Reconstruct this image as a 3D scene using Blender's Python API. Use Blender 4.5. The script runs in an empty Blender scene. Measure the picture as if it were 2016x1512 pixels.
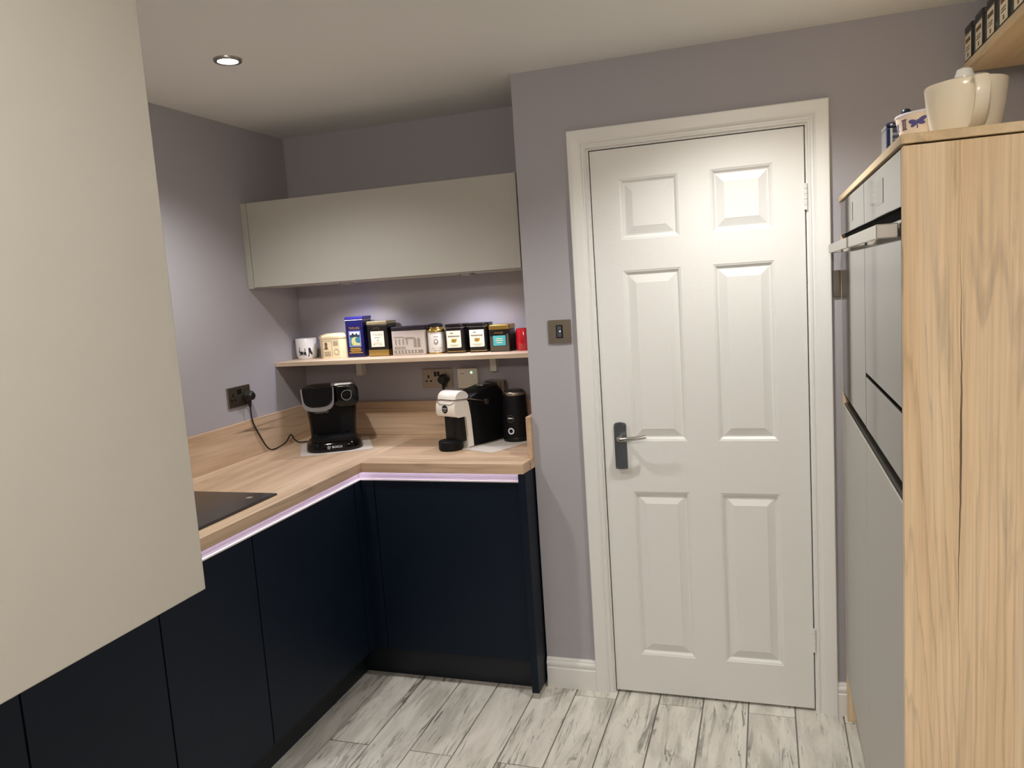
import bpy, bmesh, math, random
from mathutils import Matrix, Vector
random.seed(7)
scene = bpy.context.scene
COL = scene.collection

# ------------------------------------------------------------------ camera
cam_data = bpy.data.cameras.new('camera')
cam = bpy.data.objects.new('camera', cam_data); COL.objects.link(cam)
F = Vector((-0.31280512, 0.94202426, -0.12142179))
R = Vector((0.94949474, 0.30680174, -0.06582127))
U = Vector((0.02475282, 0.13587858, 0.99041623))
m = Matrix.Identity(4)
for i in range(3):
    m[i][0], m[i][1], m[i][2] = R[i], U[i], -F[i]
m.translation = Vector((0.5695, -2.7346, 1.5372))
cam.matrix_world = m
cam_data.sensor_fit = 'HORIZONTAL'; cam_data.sensor_width = 36.0
cam_data.lens = 1528.1 * 36.0 / 2016.0
cam_data.clip_start = 0.02
scene.camera = cam

# ------------------------------------------------------------------ world, exposure
world = bpy.data.worlds.new('world'); scene.world = world
world.use_nodes = True
world.node_tree.nodes['Background'].inputs[0].default_value = (0.02, 0.02, 0.022, 1)
scene.view_settings.view_transform = 'Standard'
scene.view_settings.look = 'None'
scene.view_settings.gamma = 1.0
scene.view_settings.use_curve_mapping = False
scene.view_settings.exposure = 0.0

DOWNLIGHT_W = 44.0
DOWNLIGHT_NEAR_W = 28.0
GLOBE_E = 165.0
GLOBE_COL = (1.0, 0.90, 0.74)
DOWNLIGHT_COL = (1.0, 0.985, 0.95)
PUCK_W = 6.5
PUCK_COL = (0.90, 0.86, 1.0)
STRIP_COL = (1.0, 0.86, 0.96)
STRIP_E = 9.0

# ------------------------------------------------------------------ measures (metres)
XL, XR_WALL, YB, XE, H = -1.527, 1.40, 0.467, -0.269, 2.29
YN = -3.0          # short wall beside the viewer
YFAR = -4.6        # far end of the room behind the viewer
ZW, ZWB = 0.905, 0.867

# ------------------------------------------------------------------ materials
def lin(c):
    if isinstance(c, str):
        c = tuple(int(c[i:i+2], 16)/255 for i in (0, 2, 4))
    return tuple((x/12.92 if x <= 0.04045 else ((x+0.055)/1.055)**2.4) for x in c) + (1.0,)

def mat(name, col, rough=0.5, metal=0.0, coat=0.0, bump=None, emit=None, var=0.0, trans=0.0, spec=None, ior=None):
    M = bpy.data.materials.new(name); M.use_nodes = True
    nt = M.node_tree; b = nt.nodes['Principled BSDF']
    b.inputs['Base Color'].default_value = lin(col)
    b.inputs['Roughness'].default_value = rough
    b.inputs['Metallic'].default_value = metal
    b.inputs['Coat Weight'].default_value = coat
    b.inputs['Coat Roughness'].default_value = 0.05
    if trans: b.inputs['Transmission Weight'].default_value = trans
    if spec is not None: b.inputs['Specular IOR Level'].default_value = spec
    if ior: b.inputs['IOR'].default_value = ior
    if emit:
        b.inputs['Emission Color'].default_value = tuple(emit[0]) + (1,)
        b.inputs['Emission Strength'].default_value = emit[1]
    tc = nt.nodes.new('ShaderNodeTexCoord')
    if bump:
        n = nt.nodes.new('ShaderNodeTexNoise'); n.inputs['Scale'].default_value = bump[0]
        n.inputs['Detail'].default_value = 4
        nt.links.new(tc.outputs['Object'], n.inputs['Vector'])
        bp = nt.nodes.new('ShaderNodeBump'); bp.inputs['Strength'].default_value = bump[1]
        bp.inputs['Distance'].default_value = 0.002
        nt.links.new(n.outputs['Fac'], bp.inputs['Height'])
        nt.links.new(bp.outputs['Normal'], b.inputs['Normal'])
    if var:
        n = nt.nodes.new('ShaderNodeTexNoise'); n.inputs['Scale'].default_value = 6
        n.inputs['Detail'].default_value = 5
        nt.links.new(tc.outputs['Object'], n.inputs['Vector'])
        r = nt.nodes.new('ShaderNodeValToRGB')
        c = lin(col)
        r.color_ramp.elements[0].color = tuple(max(0, x*(1-var)) for x in c[:3]) + (1,)
        r.color_ramp.elements[1].color = tuple(min(1, x*(1+var)) for x in c[:3]) + (1,)
        nt.links.new(n.outputs['Fac'], r.inputs['Fac'])
        nt.links.new(r.outputs['Color'], b.inputs['Base Color'])
    return M

def N(nt, t, **kw):
    n = nt.nodes.new(t)
    for k, v in kw.items():
        if k in n.inputs.keys(): n.inputs[k].default_value = v
        else: setattr(n, k, v)
    return n

def ramp(nt, src, stops):
    r = nt.nodes.new('ShaderNodeValToRGB')
    els = r.color_ramp.elements
    while len(els) < len(stops): els.new(0.5)
    for e, (pos, c) in zip(els, stops):
        e.position = pos
        e.color = lin(c) if not isinstance(c, float) else (c, c, c, 1)
    nt.links.new(src, r.inputs['Fac'])
    return r.outputs['Color']

def mixc(nt, fac, a, b, mode='MIX'):
    mx = nt.nodes.new('ShaderNodeMix'); mx.data_type = 'RGBA'; mx.blend_type = mode
    if isinstance(fac, float): mx.inputs[0].default_value = fac
    else: nt.links.new(fac, mx.inputs[0])
    for s, v in ((6, a), (7, b)):
        if isinstance(v, (str, tuple)): mx.inputs[s].default_value = lin(v)
        else: nt.links.new(v, mx.inputs[s])
    return mx.outputs[2]

def oak(name, axis, cols, crack=0.0, rings=0.0, rough=0.5, fine=0.35, loc=(0, 0, 0), split=None):
    """oak laminate; axis = the direction the grain runs along"""
    M = bpy.data.materials.new(name); M.use_nodes = True
    nt = M.node_tree; L = nt.links; b = nt.nodes['Principled BSDF']
    tc = N(nt, 'ShaderNodeTexCoord')
    def noise(along, across, detail=6, dist=0.0, off=0.0):
        s = [across]*3; s['xyz'.index(axis)] = along
        mp = N(nt, 'ShaderNodeMapping'); mp.inputs['Scale'].default_value = s
        mp.inputs['Location'].default_value = (off+loc[0], off*1.7+loc[1], off*.6+loc[2])
        L.new(tc.outputs['Object'], mp.inputs['Vector'])
        n = N(nt, 'ShaderNodeTexNoise', Scale=1.0, Detail=detail, Distortion=dist)
        L.new(mp.outputs['Vector'], n.inputs['Vector'])
        return n.outputs['Fac']
    base = ramp(nt, noise(0.9, 9, 5, 0.6), [(0.3, cols[0]), (0.5, cols[1]), (0.7, cols[2])])
    fibre = ramp(nt, noise(3.0, 170, 3, 0.2, 3.1), [(0.35, 0.62), (0.6, 1.0)])
    c = mixc(nt, fine, base, fibre, 'MULTIPLY')
    smear = ramp(nt, noise(2.2, 26, 6, 1.2, 7.7), [(0.30, 0.55), (0.43, 1.0)])
    c = mixc(nt, 0.55, c, smear, 'MULTIPLY')
    if rings:
        s = [1.0]*3; s['xyz'.index(axis)] = 0.055
        mp = N(nt, 'ShaderNodeMapping'); mp.inputs['Scale'].default_value = s
        mp.inputs['Location'].default_value = loc
        if split:      # two boards of different figure meet at this line
            sx = N(nt, 'ShaderNodeSeparateXYZ'); L.new(tc.outputs['Object'], sx.inputs[0])
            gt = N(nt, 'ShaderNodeMath', operation='GREATER_THAN'); gt.inputs[1].default_value = split[0]
            L.new(sx.outputs[0], gt.inputs[0])
            m9 = N(nt, 'ShaderNodeMath', operation='MULTIPLY'); m9.inputs[1].default_value = 7.3
            L.new(gt.outputs[0], m9.inputs[0])
            ad = N(nt, 'ShaderNodeVectorMath', operation='ADD')
            L.new(tc.outputs['Object'], ad.inputs[0]); L.new(m9.outputs[0], ad.inputs[1])
            L.new(ad.outputs[0], mp.inputs['Vector'])
        else:
            L.new(tc.outputs['Object'], mp.inputs['Vector'])
        nz = N(nt, 'ShaderNodeTexNoise', Scale=4.2, Detail=0.0, Distortion=0.0)
        L.new(mp.outputs['Vector'], nz.inputs['Vector'])
        mu = N(nt, 'ShaderNodeMath', operation='MULTIPLY'); mu.inputs[1].default_value = 38.0
        L.new(nz.outputs['Fac'], mu.inputs[0])
        ma = N(nt, 'ShaderNodeMath', operation='MULTIPLY_ADD'); ma.inputs[1].default_value = 0.9
        L.new(noise(4.0, 110, 3, 0.0, 21.0), ma.inputs[0]); L.new(mu.outputs[0], ma.inputs[2])
        fr = N(nt, 'ShaderNodeMath', operation='FRACT'); L.new(ma.outputs[0], fr.inputs[0])
        rg0 = ramp(nt, fr.outputs[0], [(0.0, 0.55), (0.10, 0.88), (0.28, 1.0), (0.93, 1.0), (1.0, 0.55)])
        msk = ramp(nt, noise(0.8, 7.0, 2, 0.0, 14.0), [(0.38, 0.0), (0.60, 1.0)])
        rg = mixc(nt, 0.65, rg0, mixc(nt, 1.0, rg0, msk, 'LIGHTEN'))
        c = mixc(nt, rings, c, rg, 'MULTIPLY')
    if crack:
        ck = ramp(nt, noise(0.35, 11, 1, 0.0, 11.3), [(0.494, 0.0), (0.5, 1.0), (0.506, 0.0)])
        gate = ramp(nt, noise(0.9, 3.0, 1, 0, 5.0), [(0.50, 0.0), (0.60, crack)])
        k = mixc(nt, 1.0, ck, gate, 'MULTIPLY')
        sep = N(nt, 'ShaderNodeSeparateColor'); L.new(k, sep.inputs[0])
        c = mixc(nt, sep.outputs[0], c, '3a2a1c')
    if split:          # long drying crack along the joint
        def mth(op, a, bb=None):
            n_ = N(nt, 'ShaderNodeMath', operation=op)
            for i_, v_ in enumerate((a, bb)):
                if v_ is None: continue
                if isinstance(v_, (int, float)): n_.inputs[i_].default_value = v_
                else: L.new(v_, n_.inputs[i_])
            return n_.outputs[0]
        sz = N(nt, 'ShaderNodeSeparateXYZ'); L.new(tc.outputs['Object'], sz.inputs[0])
        wob = mth('MULTIPLY', mth('SUBTRACT', noise(7.0, 0.001, 3, 0.0, 2.2), 0.5), 0.012)
        dist = mth('ABSOLUTE', mth('ADD', mth('SUBTRACT', sz.outputs[0], split[0]-0.003), wob))
        zc, hz = (split[1]+split[2])/2, (split[2]-split[1])/2
        tz = mth('DIVIDE', mth('ABSOLUTE', mth('SUBTRACT', sz.outputs[2], zc)), hz)
        wid = mth('MULTIPLY', mth('MAXIMUM', mth('SUBTRACT', 1.0, tz), 0.0), 0.0020)
        c = mixc(nt, mth('MULTIPLY', mth('LESS_THAN', dist, wid), 0.85), c, '4a3622')
        c = mixc(nt, mth('MULTIPLY', mth('LESS_THAN', dist, 0.0007), 0.25), c, '6a5236')
    L.new(c, b.inputs['Base Color'])
    b.inputs['Roughness'].default_value = rough
    bp = N(nt, 'ShaderNodeBump', Strength=0.12); bp.inputs['Distance'].default_value = 0.002
    sp = N(nt, 'ShaderNodeSeparateColor'); L.new(fibre, sp.inputs[0])
    L.new(sp.outputs[0], bp.inputs['Height']); L.new(bp.outputs['Normal'], b.inputs['Normal'])
    return M

def plank_mat():
    M = bpy.data.materials.new('floor_plank_tile'); M.use_nodes = True
    nt = M.node_tree; L = nt.links; b = nt.nodes['Principled BSDF']
    tc = N(nt, 'ShaderNodeTexCoord'); oi = N(nt, 'ShaderNodeObjectInfo')
    mul = N(nt, 'ShaderNodeMath', operation='MULTIPLY'); mul.inputs[1].default_value = 57.0
    L.new(oi.outputs['Random'], mul.inputs[0])
    add = N(nt, 'ShaderNodeVectorMath', operation='ADD')
    L.new(tc.outputs['Object'], add.inputs[0]); L.new(mul.outputs[0], add.inputs[1])
    def noise(sx, sy, detail=6, dist=0.0, off=0.0):
        mp = N(nt, 'ShaderNodeMapping'); mp.inputs['Scale'].default_value = (sx, sy, sx)
        mp.inputs['Location'].default_value = (off, off, off)
        L.new(add.outputs[0], mp.inputs['Vector'])
        n = N(nt, 'ShaderNodeTexNoise', Scale=1.0, Detail=detail, Distortion=dist, Roughness=0.62)
        L.new(mp.outputs['Vector'], n.inputs['Vector'])
        return n.outputs['Fac']
    base = ramp(nt, noise(13, 2.6, 5, 0.8), [(0.32, 'b5b1a8'), (0.5, 'd2cdc4'), (0.68, 'e2ded5')])
    streak = ramp(nt, noise(42, 3.6, 8, 1.6, 4.0), [(0.33, 0.0), (0.40, 0.0), (0.47, 1.0)])
    gate = ramp(nt, noise(9, 3.0, 3, 0.5, 9.0), [(0.42, 1.0), (0.60, 0.0)])
    inv = mixc(nt, 1.0, streak, gate, 'LIGHTEN')
    sp = N(nt, 'ShaderNodeSeparateColor'); L.new(inv, sp.inputs[0])
    c = mixc(nt, sp.outputs[0], '7d7b74', base)
    fleck = ramp(nt, noise(95, 14, 5, 1.0, 2.0), [(0.30, 0.42), (0.37, 1.0)])
    c = mixc(nt, 0.7, c, fleck, 'MULTIPLY')
    L.new(c, b.inputs['Base Color']); b.inputs['Roughness'].default_value = 0.42
    bp = N(nt, 'ShaderNodeBump', Strength=0.15); bp.inputs['Distance'].default_value = 0.002
    L.new(sp.outputs[0], bp.inputs['Height']); L.new(bp.outputs['Normal'], b.inputs['Normal'])
    return M

M = {}
M['wall'] = mat('lavender_grey_paint', 'a7a4aa', 0.85, bump=(260, 0.05))
M['ceiling'] = mat('white_ceiling_paint', 'ebebe7', 0.9, bump=(200, 0.04))
M['white_gloss'] = mat('white_gloss_paint', 'e4e3e0', 0.33, bump=(170, 0.16), spec=0.5)
M['grout'] = mat('grey_grout', '8f8b84', 0.85)
M['plank'] = plank_mat()
M['worktop_y'] = oak('oak_worktop_grain_y', 'y', ('b5967a', 'c9ab8d', 'd7bda1'), crack=0.75)
M['worktop_x'] = oak('oak_worktop_grain_x', 'x', ('b39478', 'c7a98b', 'd5bb9f'), crack=0.75, loc=(0.3, 0.9, 0.2))
M['oak_panel'] = oak('oak_panel_grain_z', 'z', ('dabb94', 'e7cda9', 'f1dabb'), rings=0.5, fine=0.38, split=(-0.208, 0.86, 1.56))
M['oak_board'] = oak('oak_board_grain_y', 'y', ('cdb28c', 'dac29c', 'e4d0b0'), fine=0.22)
M['oak_shelf'] = oak('oak_shelf_grain_x', 'x', ('c0a78d', 'd0b99f', 'dcc8b0'), fine=0.25)
M['navy'] = mat('navy_matt_lacquer', '091523', 0.5, bump=(500, 0.02), spec=0.22)
M['navy_plinth'] = mat('navy_plinth_board', '0d151f', 0.55)
M['cashmere'] = mat('cashmere_grey_lacquer', 'afaca4', 0.36, bump=(350, 0.015))
M['carcass'] = mat('carcass_grey', '8d877c', 0.6)
M['alu_white'] = mat('white_aluminium_profile', 'f2eef2', 0.35)
M['alu_grey'] = mat('satin_aluminium_profile', 'a79fae', 0.5)
M['strip'] = mat('led_strip_light', 'ffffff', 0.5, emit=(STRIP_COL, STRIP_E))
M['lamp'] = mat('lamp_lens', 'ffffff', 0.5, emit=((1.0, 0.97, 0.95), 25.0))
M['puck'] = mat('puck_lens', 'ffffff', 0.5, emit=((0.97, 0.95, 1.0), 14.0))
M['chrome'] = mat('polished_chrome', 'd8d8d8', 0.08, 1.0)
M['steel'] = mat('brushed_steel', 'a09789', 0.35, 1.0, bump=(400, 0.03))
M['satin'] = mat('satin_nickel', 'b9b6b0', 0.28, 1.0)
M['plate_grey'] = mat('grey_satin_backplate', '6e7378', 0.3, 0.8)
M['black'] = mat('black_plastic', '0e0e0e', 0.4, spec=0.3)
M['black_gloss'] = mat('black_gloss_plastic', '060607', 0.08, spec=0.35)
M['black_matt'] = mat('black_matt_plastic', '0c0d10', 0.55, spec=0.2)
M['rubber'] = mat('black_rubber', '121010', 0.5)
M['smoke'] = mat('smoked_clear_plastic', '8d8780', 0.12, trans=0.9)
M['glass_hob'] = mat('black_hob_glass', '2a2928', 0.22)
M['hob_edge'] = mat('dark_hob_bevel', '242424', 0.2)
M['oven_glass'] = mat('grey_mirror_glass', '4e4c47', 0.07, 0.0, spec=0.35)
M['oven_dark'] = mat('dark_oven_gap', '100e0c', 0.85, spec=0.1)
M['rail_dark'] = mat('bronze_grey_channel', '5b5650', 0.35, 0.7)
M['white_plastic'] = mat('white_plastic', 'd9d4c6', 0.35)
M['white_shell'] = mat('white_gloss_shell', 'ece6dc', 0.15, coat=0.4)
M['mat_grey'] = mat('pale_grey_mat', 'cfc7be', 0.5)
M['green_led'] = mat('green_led', '30ff90', 0.4, emit=((0.15, 1.0, 0.45), 6.0))
M['blue_led'] = mat('blue_led', '4060ff', 0.4, emit=((0.25, 0.4, 1.0), 5.0))
M['ceramic'] = mat('cream_ceramic', 'f0e6d2', 0.18, coat=0.3)
M['ceramic_white'] = mat('white_ceramic', 'ecebea', 0.15, coat=0.3)
M['ceramic_pat'] = mat('pale_pink_white_ceramic', 'f0e0d0', 0.18, coat=0.3)
M['blue_print'] = mat('blue_glaze_print', '5a5a94', 0.3)
M['brown_print'] = mat('plum_glaze_print', '5c4a64', 0.3)
M['ink'] = mat('black_ink_print', '23232a', 0.5)
M['ink_soft'] = mat('grey_ink_print', '8d8575', 0.6)
M['sepia'] = mat('sepia_ink_print', '6f5a42', 0.6)
M['tin_cream'] = mat('cream_painted_tin', 'ecdcb4', 0.4, var=0.05)
M['tin_blue'] = mat('deep_blue_tin', '14124c', 0.25, coat=0.4)
M['tin_blue_lid'] = mat('violet_blue_lid', '3c3790', 0.25, 0.4)
M['tin_black'] = mat('black_tin', '100d0c', 0.28, coat=0.3)
M['tin_silver'] = mat('pale_silver_tin', 'c2b8ae', 0.4, var=0.12)
M['tin_dark'] = mat('dark_grey_lid', '26242a', 0.35)
M['gold'] = mat('gold_metal', 'c9a95e', 0.25, 0.9)
M['gold_ink'] = mat('gold_ink', 'b08a3c', 0.4, 0.3)
M['label_cream'] = mat('cream_paper_label', 'efe6cf', 0.6)
M['label_white'] = mat('white_paper_label', 'dcdad2', 0.5, var=0.05)
M['teal'] = mat('teal_paper_label', '4fb0b4', 0.5)
M['red'] = mat('red_gloss_enamel', 'b01420', 0.15, coat=0.5)
M['navy_jar'] = mat('navy_glaze', '1c2440', 0.15, coat=0.5)
M['white_line'] = mat('white_band', 'e8e6f0', 0.3)
M['teal_pic'] = mat('picture_teal', '3f7888', 0.5, var=0.2)
M['lilac_pic'] = mat('picture_lilac_border', '7b84b8', 0.5, var=0.25)
M['sky_pic'] = mat('picture_sky', 'd7dfe4', 0.5)
M['hill_pic'] = mat('picture_hills', '232c3a', 0.5)
M['field_pic'] = mat('picture_fields', 'c3c687', 0.5, var=0.15)
M['moss_ink'] = mat('mottled_gold_print', '4c4434', 0.5, var=0.4)

# ------------------------------------------------------------------ mesh helpers
XF = {}
def reg(o, parent):
    XF[o.name] = XF[parent.name] if parent is not None and parent.name in XF else Matrix.Identity(4)

class MB:
    def __init__(s): s.v = []; s.f = []; s.m = Matrix.Identity(4)
    def add(s, vs, fs):
        o = len(s.v); s.v += [s.m @ Vector(v) for v in vs]; s.f += [[i+o for i in f] for f in fs]; return s
    def box(s, lo, hi):
        x0, y0, z0 = lo; x1, y1, z1 = hi
        return s.add([(x0,y0,z0),(x1,y0,z0),(x1,y1,z0),(x0,y1,z0),(x0,y0,z1),(x1,y0,z1),(x1,y1,z1),(x0,y1,z1)],
                     [(0,3,2,1),(4,5,6,7),(0,1,5,4),(1,2,6,5),(2,3,7,6),(3,0,4,7)])
    def prism(s, poly, axis, a, b):
        def P(u, v, w):
            return {'z': (u, v, w), 'y': (u, w, v), 'x': (w, u, v)}[axis]
        n = len(poly)
        vs = [P(u, v, a) for u, v in poly] + [P(u, v, b) for u, v in poly]
        fs = [list(range(n))[::-1], list(range(n, 2*n))] + [[i, (i+1) % n, n+(i+1) % n, n+i] for i in range(n)]
        return s.add(vs, fs)
    def loft(s, rings, cap=(True, True), closed=True):
        n = len(rings[0]); vs = [p for r in rings for p in r]; fs = []
        for k in range(len(rings)-1):
            for i in range(n if closed else n-1):
                j = (i+1) % n
                fs.append([k*n+i, k*n+j, (k+1)*n+j, (k+1)*n+i])
        if cap[0]: fs.append(list(range(n))[::-1])
        if cap[1]: fs.append([(len(rings)-1)*n+i for i in range(n)])
        return s.add(vs, fs)
    def lathe(s, prof, c=(0, 0, 0), n=32, cap=(True, True), sx=1.0, sy=1.0):
        rings = [[(c[0]+r*sx*math.cos(2*math.pi*i/n), c[1]+r*sy*math.sin(2*math.pi*i/n), c[2]+z) for i in range(n)] for r, z in prof]
        return s.loft(rings, cap)
    def tube(s, path, r, n=8):
        pts = [Vector(p) for p in path]; rings = []
        up = None
        for i, p in enumerate(pts):
            t = (pts[min(i+1, len(pts)-1)] - pts[max(i-1, 0)]).normalized()
            if up is None:
                up = Vector((0, 0, 1)) if abs(t.z) < 0.9 else Vector((1, 0, 0))
            a = t.cross(up).normalized(); bb = a.cross(t).normalized(); up = bb
            rr = r[i] if isinstance(r, (list, tuple)) else r
            rings.append([p + a*rr*math.cos(2*math.pi*k/n) + bb*rr*math.sin(2*math.pi*k/n) for k in range(n)])
        return s.loft(rings)
    def build(s, name, material, parent=None, bevel=0.0, seg=2, smooth=False, world=True):
        me = bpy.data.meshes.new(name)
        o = bpy.data.objects.new(name, me); COL.objects.link(o)
        if parent is not None: o.parent = parent
        reg(o, parent)
        vs = s.v
        if world and parent is not None:
            inv = XF[parent.name].inverted(); vs = [inv @ v for v in vs]
        off = Vector((0, 0, 0))
        if parent is None and vs:            # origin at the centre of the base
            lo = Vector([min(v[i] for v in vs) for i in range(3)]); hi = Vector([max(v[i] for v in vs) for i in range(3)])
            off = Vector(((lo.x+hi.x)/2, (lo.y+hi.y)/2, lo.z))
            o.location = off; XF[o.name] = Matrix.Translation(off)
        me.from_pydata([tuple(v-off) for v in vs], [], s.f)
        bm = bmesh.new(); bm.from_mesh(me)
        bmesh.ops.recalc_face_normals(bm, faces=bm.faces)
        if bevel:
            es = [e for e in bm.edges if len(e.link_faces) == 2 and e.calc_face_angle(0) > 0.6]
            bmesh.ops.bevel(bm, geom=es, offset=bevel, segments=seg, affect='EDGES', profile=0.5, clamp_overlap=True)
        bm.to_mesh(me); bm.free()
        if smooth:
            for p in me.polygons: p.use_smooth = True
            try: me.set_sharp_from_angle(angle=math.radians(40))
            except Exception: pass
        me.materials.append(M[material] if isinstance(material, str) else material)
        return o

def box(lo, hi): return MB().box(lo, hi)

def tag(o, label, cat=None, group=None, kind=None):
    o['label'] = label
    if cat: o['category'] = cat
    if group: o['group'] = group
    if kind: o['kind'] = kind
    return o

def thing(name, loc, label, cat, rz=0.0, group=None, kind=None):
    o = bpy.data.objects.new(name, None); COL.objects.link(o)
    o.empty_display_size = 0.05
    o.location = loc; o.rotation_euler = (0, 0, rz)
    XF[o.name] = Matrix.Translation(Vector(loc)) @ Matrix.Rotation(rz, 4, 'Z')
    return tag(o, label, cat, group, kind)

def struct(o, label): o['label'] = label; o['kind'] = 'structure'; return o

def rrect(x0, x1, y0, y1, r, n=6):
    pts = []
    for cx, cy, a0 in ((x1-r, y1-r, 0), (x0+r, y1-r, 90), (x0+r, y0+r, 180), (x1-r, y0+r, 270)):
        for k in range(n+1):
            a = math.radians(a0+90*k/n); pts.append((cx+r*math.cos(a), cy+r*math.sin(a)))
    return pts

def lettering(text, size, material, parent, mtx, name='lettering', spacing=1.0, width=None):
    """flat printed letters; mtx maps text plane (x right, y up) into the world"""
    cu = bpy.data.curves.new(name, 'FONT'); cu.body = text; cu.size = size
    cu.align_x = 'CENTER'; cu.align_y = 'CENTER'; cu.resolution_u = 2; cu.space_character = spacing
    cu.extrude = 0.0002
    tmp = bpy.data.objects.new('tmp_text', cu); COL.objects.link(tmp)
    dg = bpy.context.evaluated_depsgraph_get()
    me = bpy.data.meshes.new_from_object(tmp.evaluated_get(dg))
    bpy.data.objects.remove(tmp); bpy.data.curves.remove(cu)
    me.name = name
    if width:
        xs = [v.co.x for v in me.vertices]; k = width/(max(xs)-min(xs))
        for v in me.vertices: v.co.x *= k
    me.transform(XF[parent.name].inverted() @ mtx)
    o = bpy.data.objects.new(name, me); COL.objects.link(o); o.parent = parent; reg(o, parent)
    me.materials.clear(); me.materials.append(M[material])
    return o

def frame_at(origin, right, up):
    r = Vector(right).normalized(); u = Vector(up).normalized(); n = r.cross(u)
    mm = Matrix.Identity(4)
    for i in range(3): mm[i][0], mm[i][1], mm[i][2] = r[i], u[i], n[i]
    mm.translation = Vector(origin); return mm

def slab2d(polys, mtx, t=0.0006):
    """thin printed shapes in the plane of mtx (list of 2d polygons)"""
    b = MB(); b.m = mtx
    for p in polys: b.prism(p, 'z', 0.0, t)
    return b

def rect2(x0, y0, x1, y1): return [(x0, y0), (x1, y0), (x1, y1), (x0, y1)]

def wrap(polys, c, rfun, ang0, t=0.0006, sub=6):
    """printed shapes wrapped on a round body: poly x = arc length, y = height; ang0 = direction of x=0"""
    b = MB()
    for poly in polys:
        pts = []
        for i in range(len(poly)):
            a, d = poly[i], poly[(i+1) % len(poly)]
            for k in range(sub): pts.append((a[0]+(d[0]-a[0])*k/sub, a[1]+(d[1]-a[1])*k/sub))
        vs = []
        for e in (-0.0002, t):
            for x, y in pts:
                r = rfun(y)+e; a = ang0 + x/rfun(y)
                vs.append((c[0]+r*math.cos(a), c[1]+r*math.sin(a), c[2]+y))
        n = len(pts)
        b.add(vs, [list(range(n, 2*n))] + [[i, (i+1) % n, n+(i+1) % n, n+i] for i in range(n)])
    return b

# ================================================================== SETTING
fl = struct(box((XL-0.1, YFAR-0.1, -0.06), (XR_WALL+0.1, YB+0.1, -0.008)).build('floor', 'grout'),
            'white-washed wood-look plank tile floor with grey grout')
PW, PL = 0.157, 0.92
for k in range(-7, 9):
    xa, xb = 0.005+PW*k, 0.005+PW*(k+1)
    if xb < -1.0 or xa > 1.39: continue
    y0 = -0.055 if k % 2 else -0.515
    ys = [y0 + PL*j for j in range(-6, 3)]
    for ya, yb in zip(ys[:-1], ys[1:]):
        ya2, yb2 = max(ya, YFAR), min(yb, 0.06)
        if yb2-ya2 < 0.03: continue
        xa2, xb2 = max(xa, -1.06), min(xb, 1.395)
        g = 0.0022
        cx, cy = (xa2+xb2)/2, (ya2+yb2)/2
        o = MB().box((xa2+g-cx, ya2+g-cy, -0.0085), (xb2-g-cx, yb2-g-cy, 0.0)).build('plank_tile', 'plank', None, bevel=0.0012, seg=1)
        o.location = (cx, cy, -0.0085); o.parent = fl
        o.matrix_parent_inverse = XF[fl.name].inverted()

T = 0.10
struct(box((XL-T, YFAR-T, -0.06), (XL, YB+T, H)).build('wall_left', 'wall'), 'lavender grey painted left wall')
struct(box((XL, YB, -0.06), (XE, YB+T, H)).build('wall_alcove', 'wall'), 'lavender grey back wall of the alcove')
DW = 0.698
wb = MB().box((XE, 0, -0.06), (-0.03, YB+T, H)).box((DW+0.03, 0, -0.06), (XR_WALL, YB+T, H)).box((-0.03, 0, 2.02), (DW+0.03, YB+T, H))
struct(wb.build('wall_back', 'wall'), 'lavender grey wall around the white door')
struct(box((XR_WALL, YFAR-T, -0.06), (XR_WALL+T, YB+T, H)).build('wall_right', 'wall'), 'lavender grey right wall behind the tall oven unit')
struct(box((XL, YFAR-T, -0.06), (XR_WALL, YFAR, H)).build('wall_front', 'wall'), 'lavender grey wall behind the viewer')
struct(box((XL, YN-T, -0.008), (-0.03, YN, H)).build('wall_partition', 'wall'), 'short lavender grey wall carrying the near cabinet')
struct(box((XL-T, YFAR-T, H), (XR_WALL+T, YB+T, H+0.1)).build('ceiling', 'ceiling'), 'plain white plaster ceiling')

# ---- door
door = struct(thing('door_1', (DW/2, 0.02, 0.01), 'x', None), 'white glossy six-panel internal door with satin lever handle')
PX = [(0.097, 0.297), (0.403, 0.601)]; PZ = [(0.158, 0.780), (0.966, 1.574), (1.680, 1.888)]
xs = [0, 0.097, 0.297, 0.403, 0.601, DW]; zs = [0.01, 0.158, 0.780, 0.966, 1.574, 1.680, 1.888, 1.991]
lf = MB(); lf.box((0, 0.0105, 0.01), (DW, 0.035, 1.991))
for i in range(5):
    for j in range(7):
        if i in (1, 3) and j in (1, 3, 5): continue
        lf.box((xs[i], 0, zs[j]), (xs[i+1], 0.0105, zs[j+1]))
leaf = lf.build('door_leaf', 'white_gloss', door)
prof = [(0, 0), (0.003, 0.0015), (0.006, 0.002), (0.014, 0.0095), (0.018, 0.0095), (0.043, 0.0022), (0.044, 0.0015)]
for x0, x1 in PX:
    for z0, z1 in PZ:
        rings = [[(x0+d, y, z0+d), (x1-d, y, z0+d), (x1-d, y, z1-d), (x0+d, y, z1-d)] for d, y in prof]
        MB().loft(rings, cap=(False, True)).build('door_panel', 'white_gloss', door)
for z in (0.263, 1.770):
    hg = MB().box((DW-0.002, -0.002, z-0.042), (DW+0.006, 0.004, z+0.042))
    for k in range(5): hg.lathe([(0.0055, -0.008), (0.0055, 0.008)], (DW+0.003, -0.004, z-0.034+0.017*k), 10)
    hg.build('hinge', 'white_gloss', door)
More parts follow.
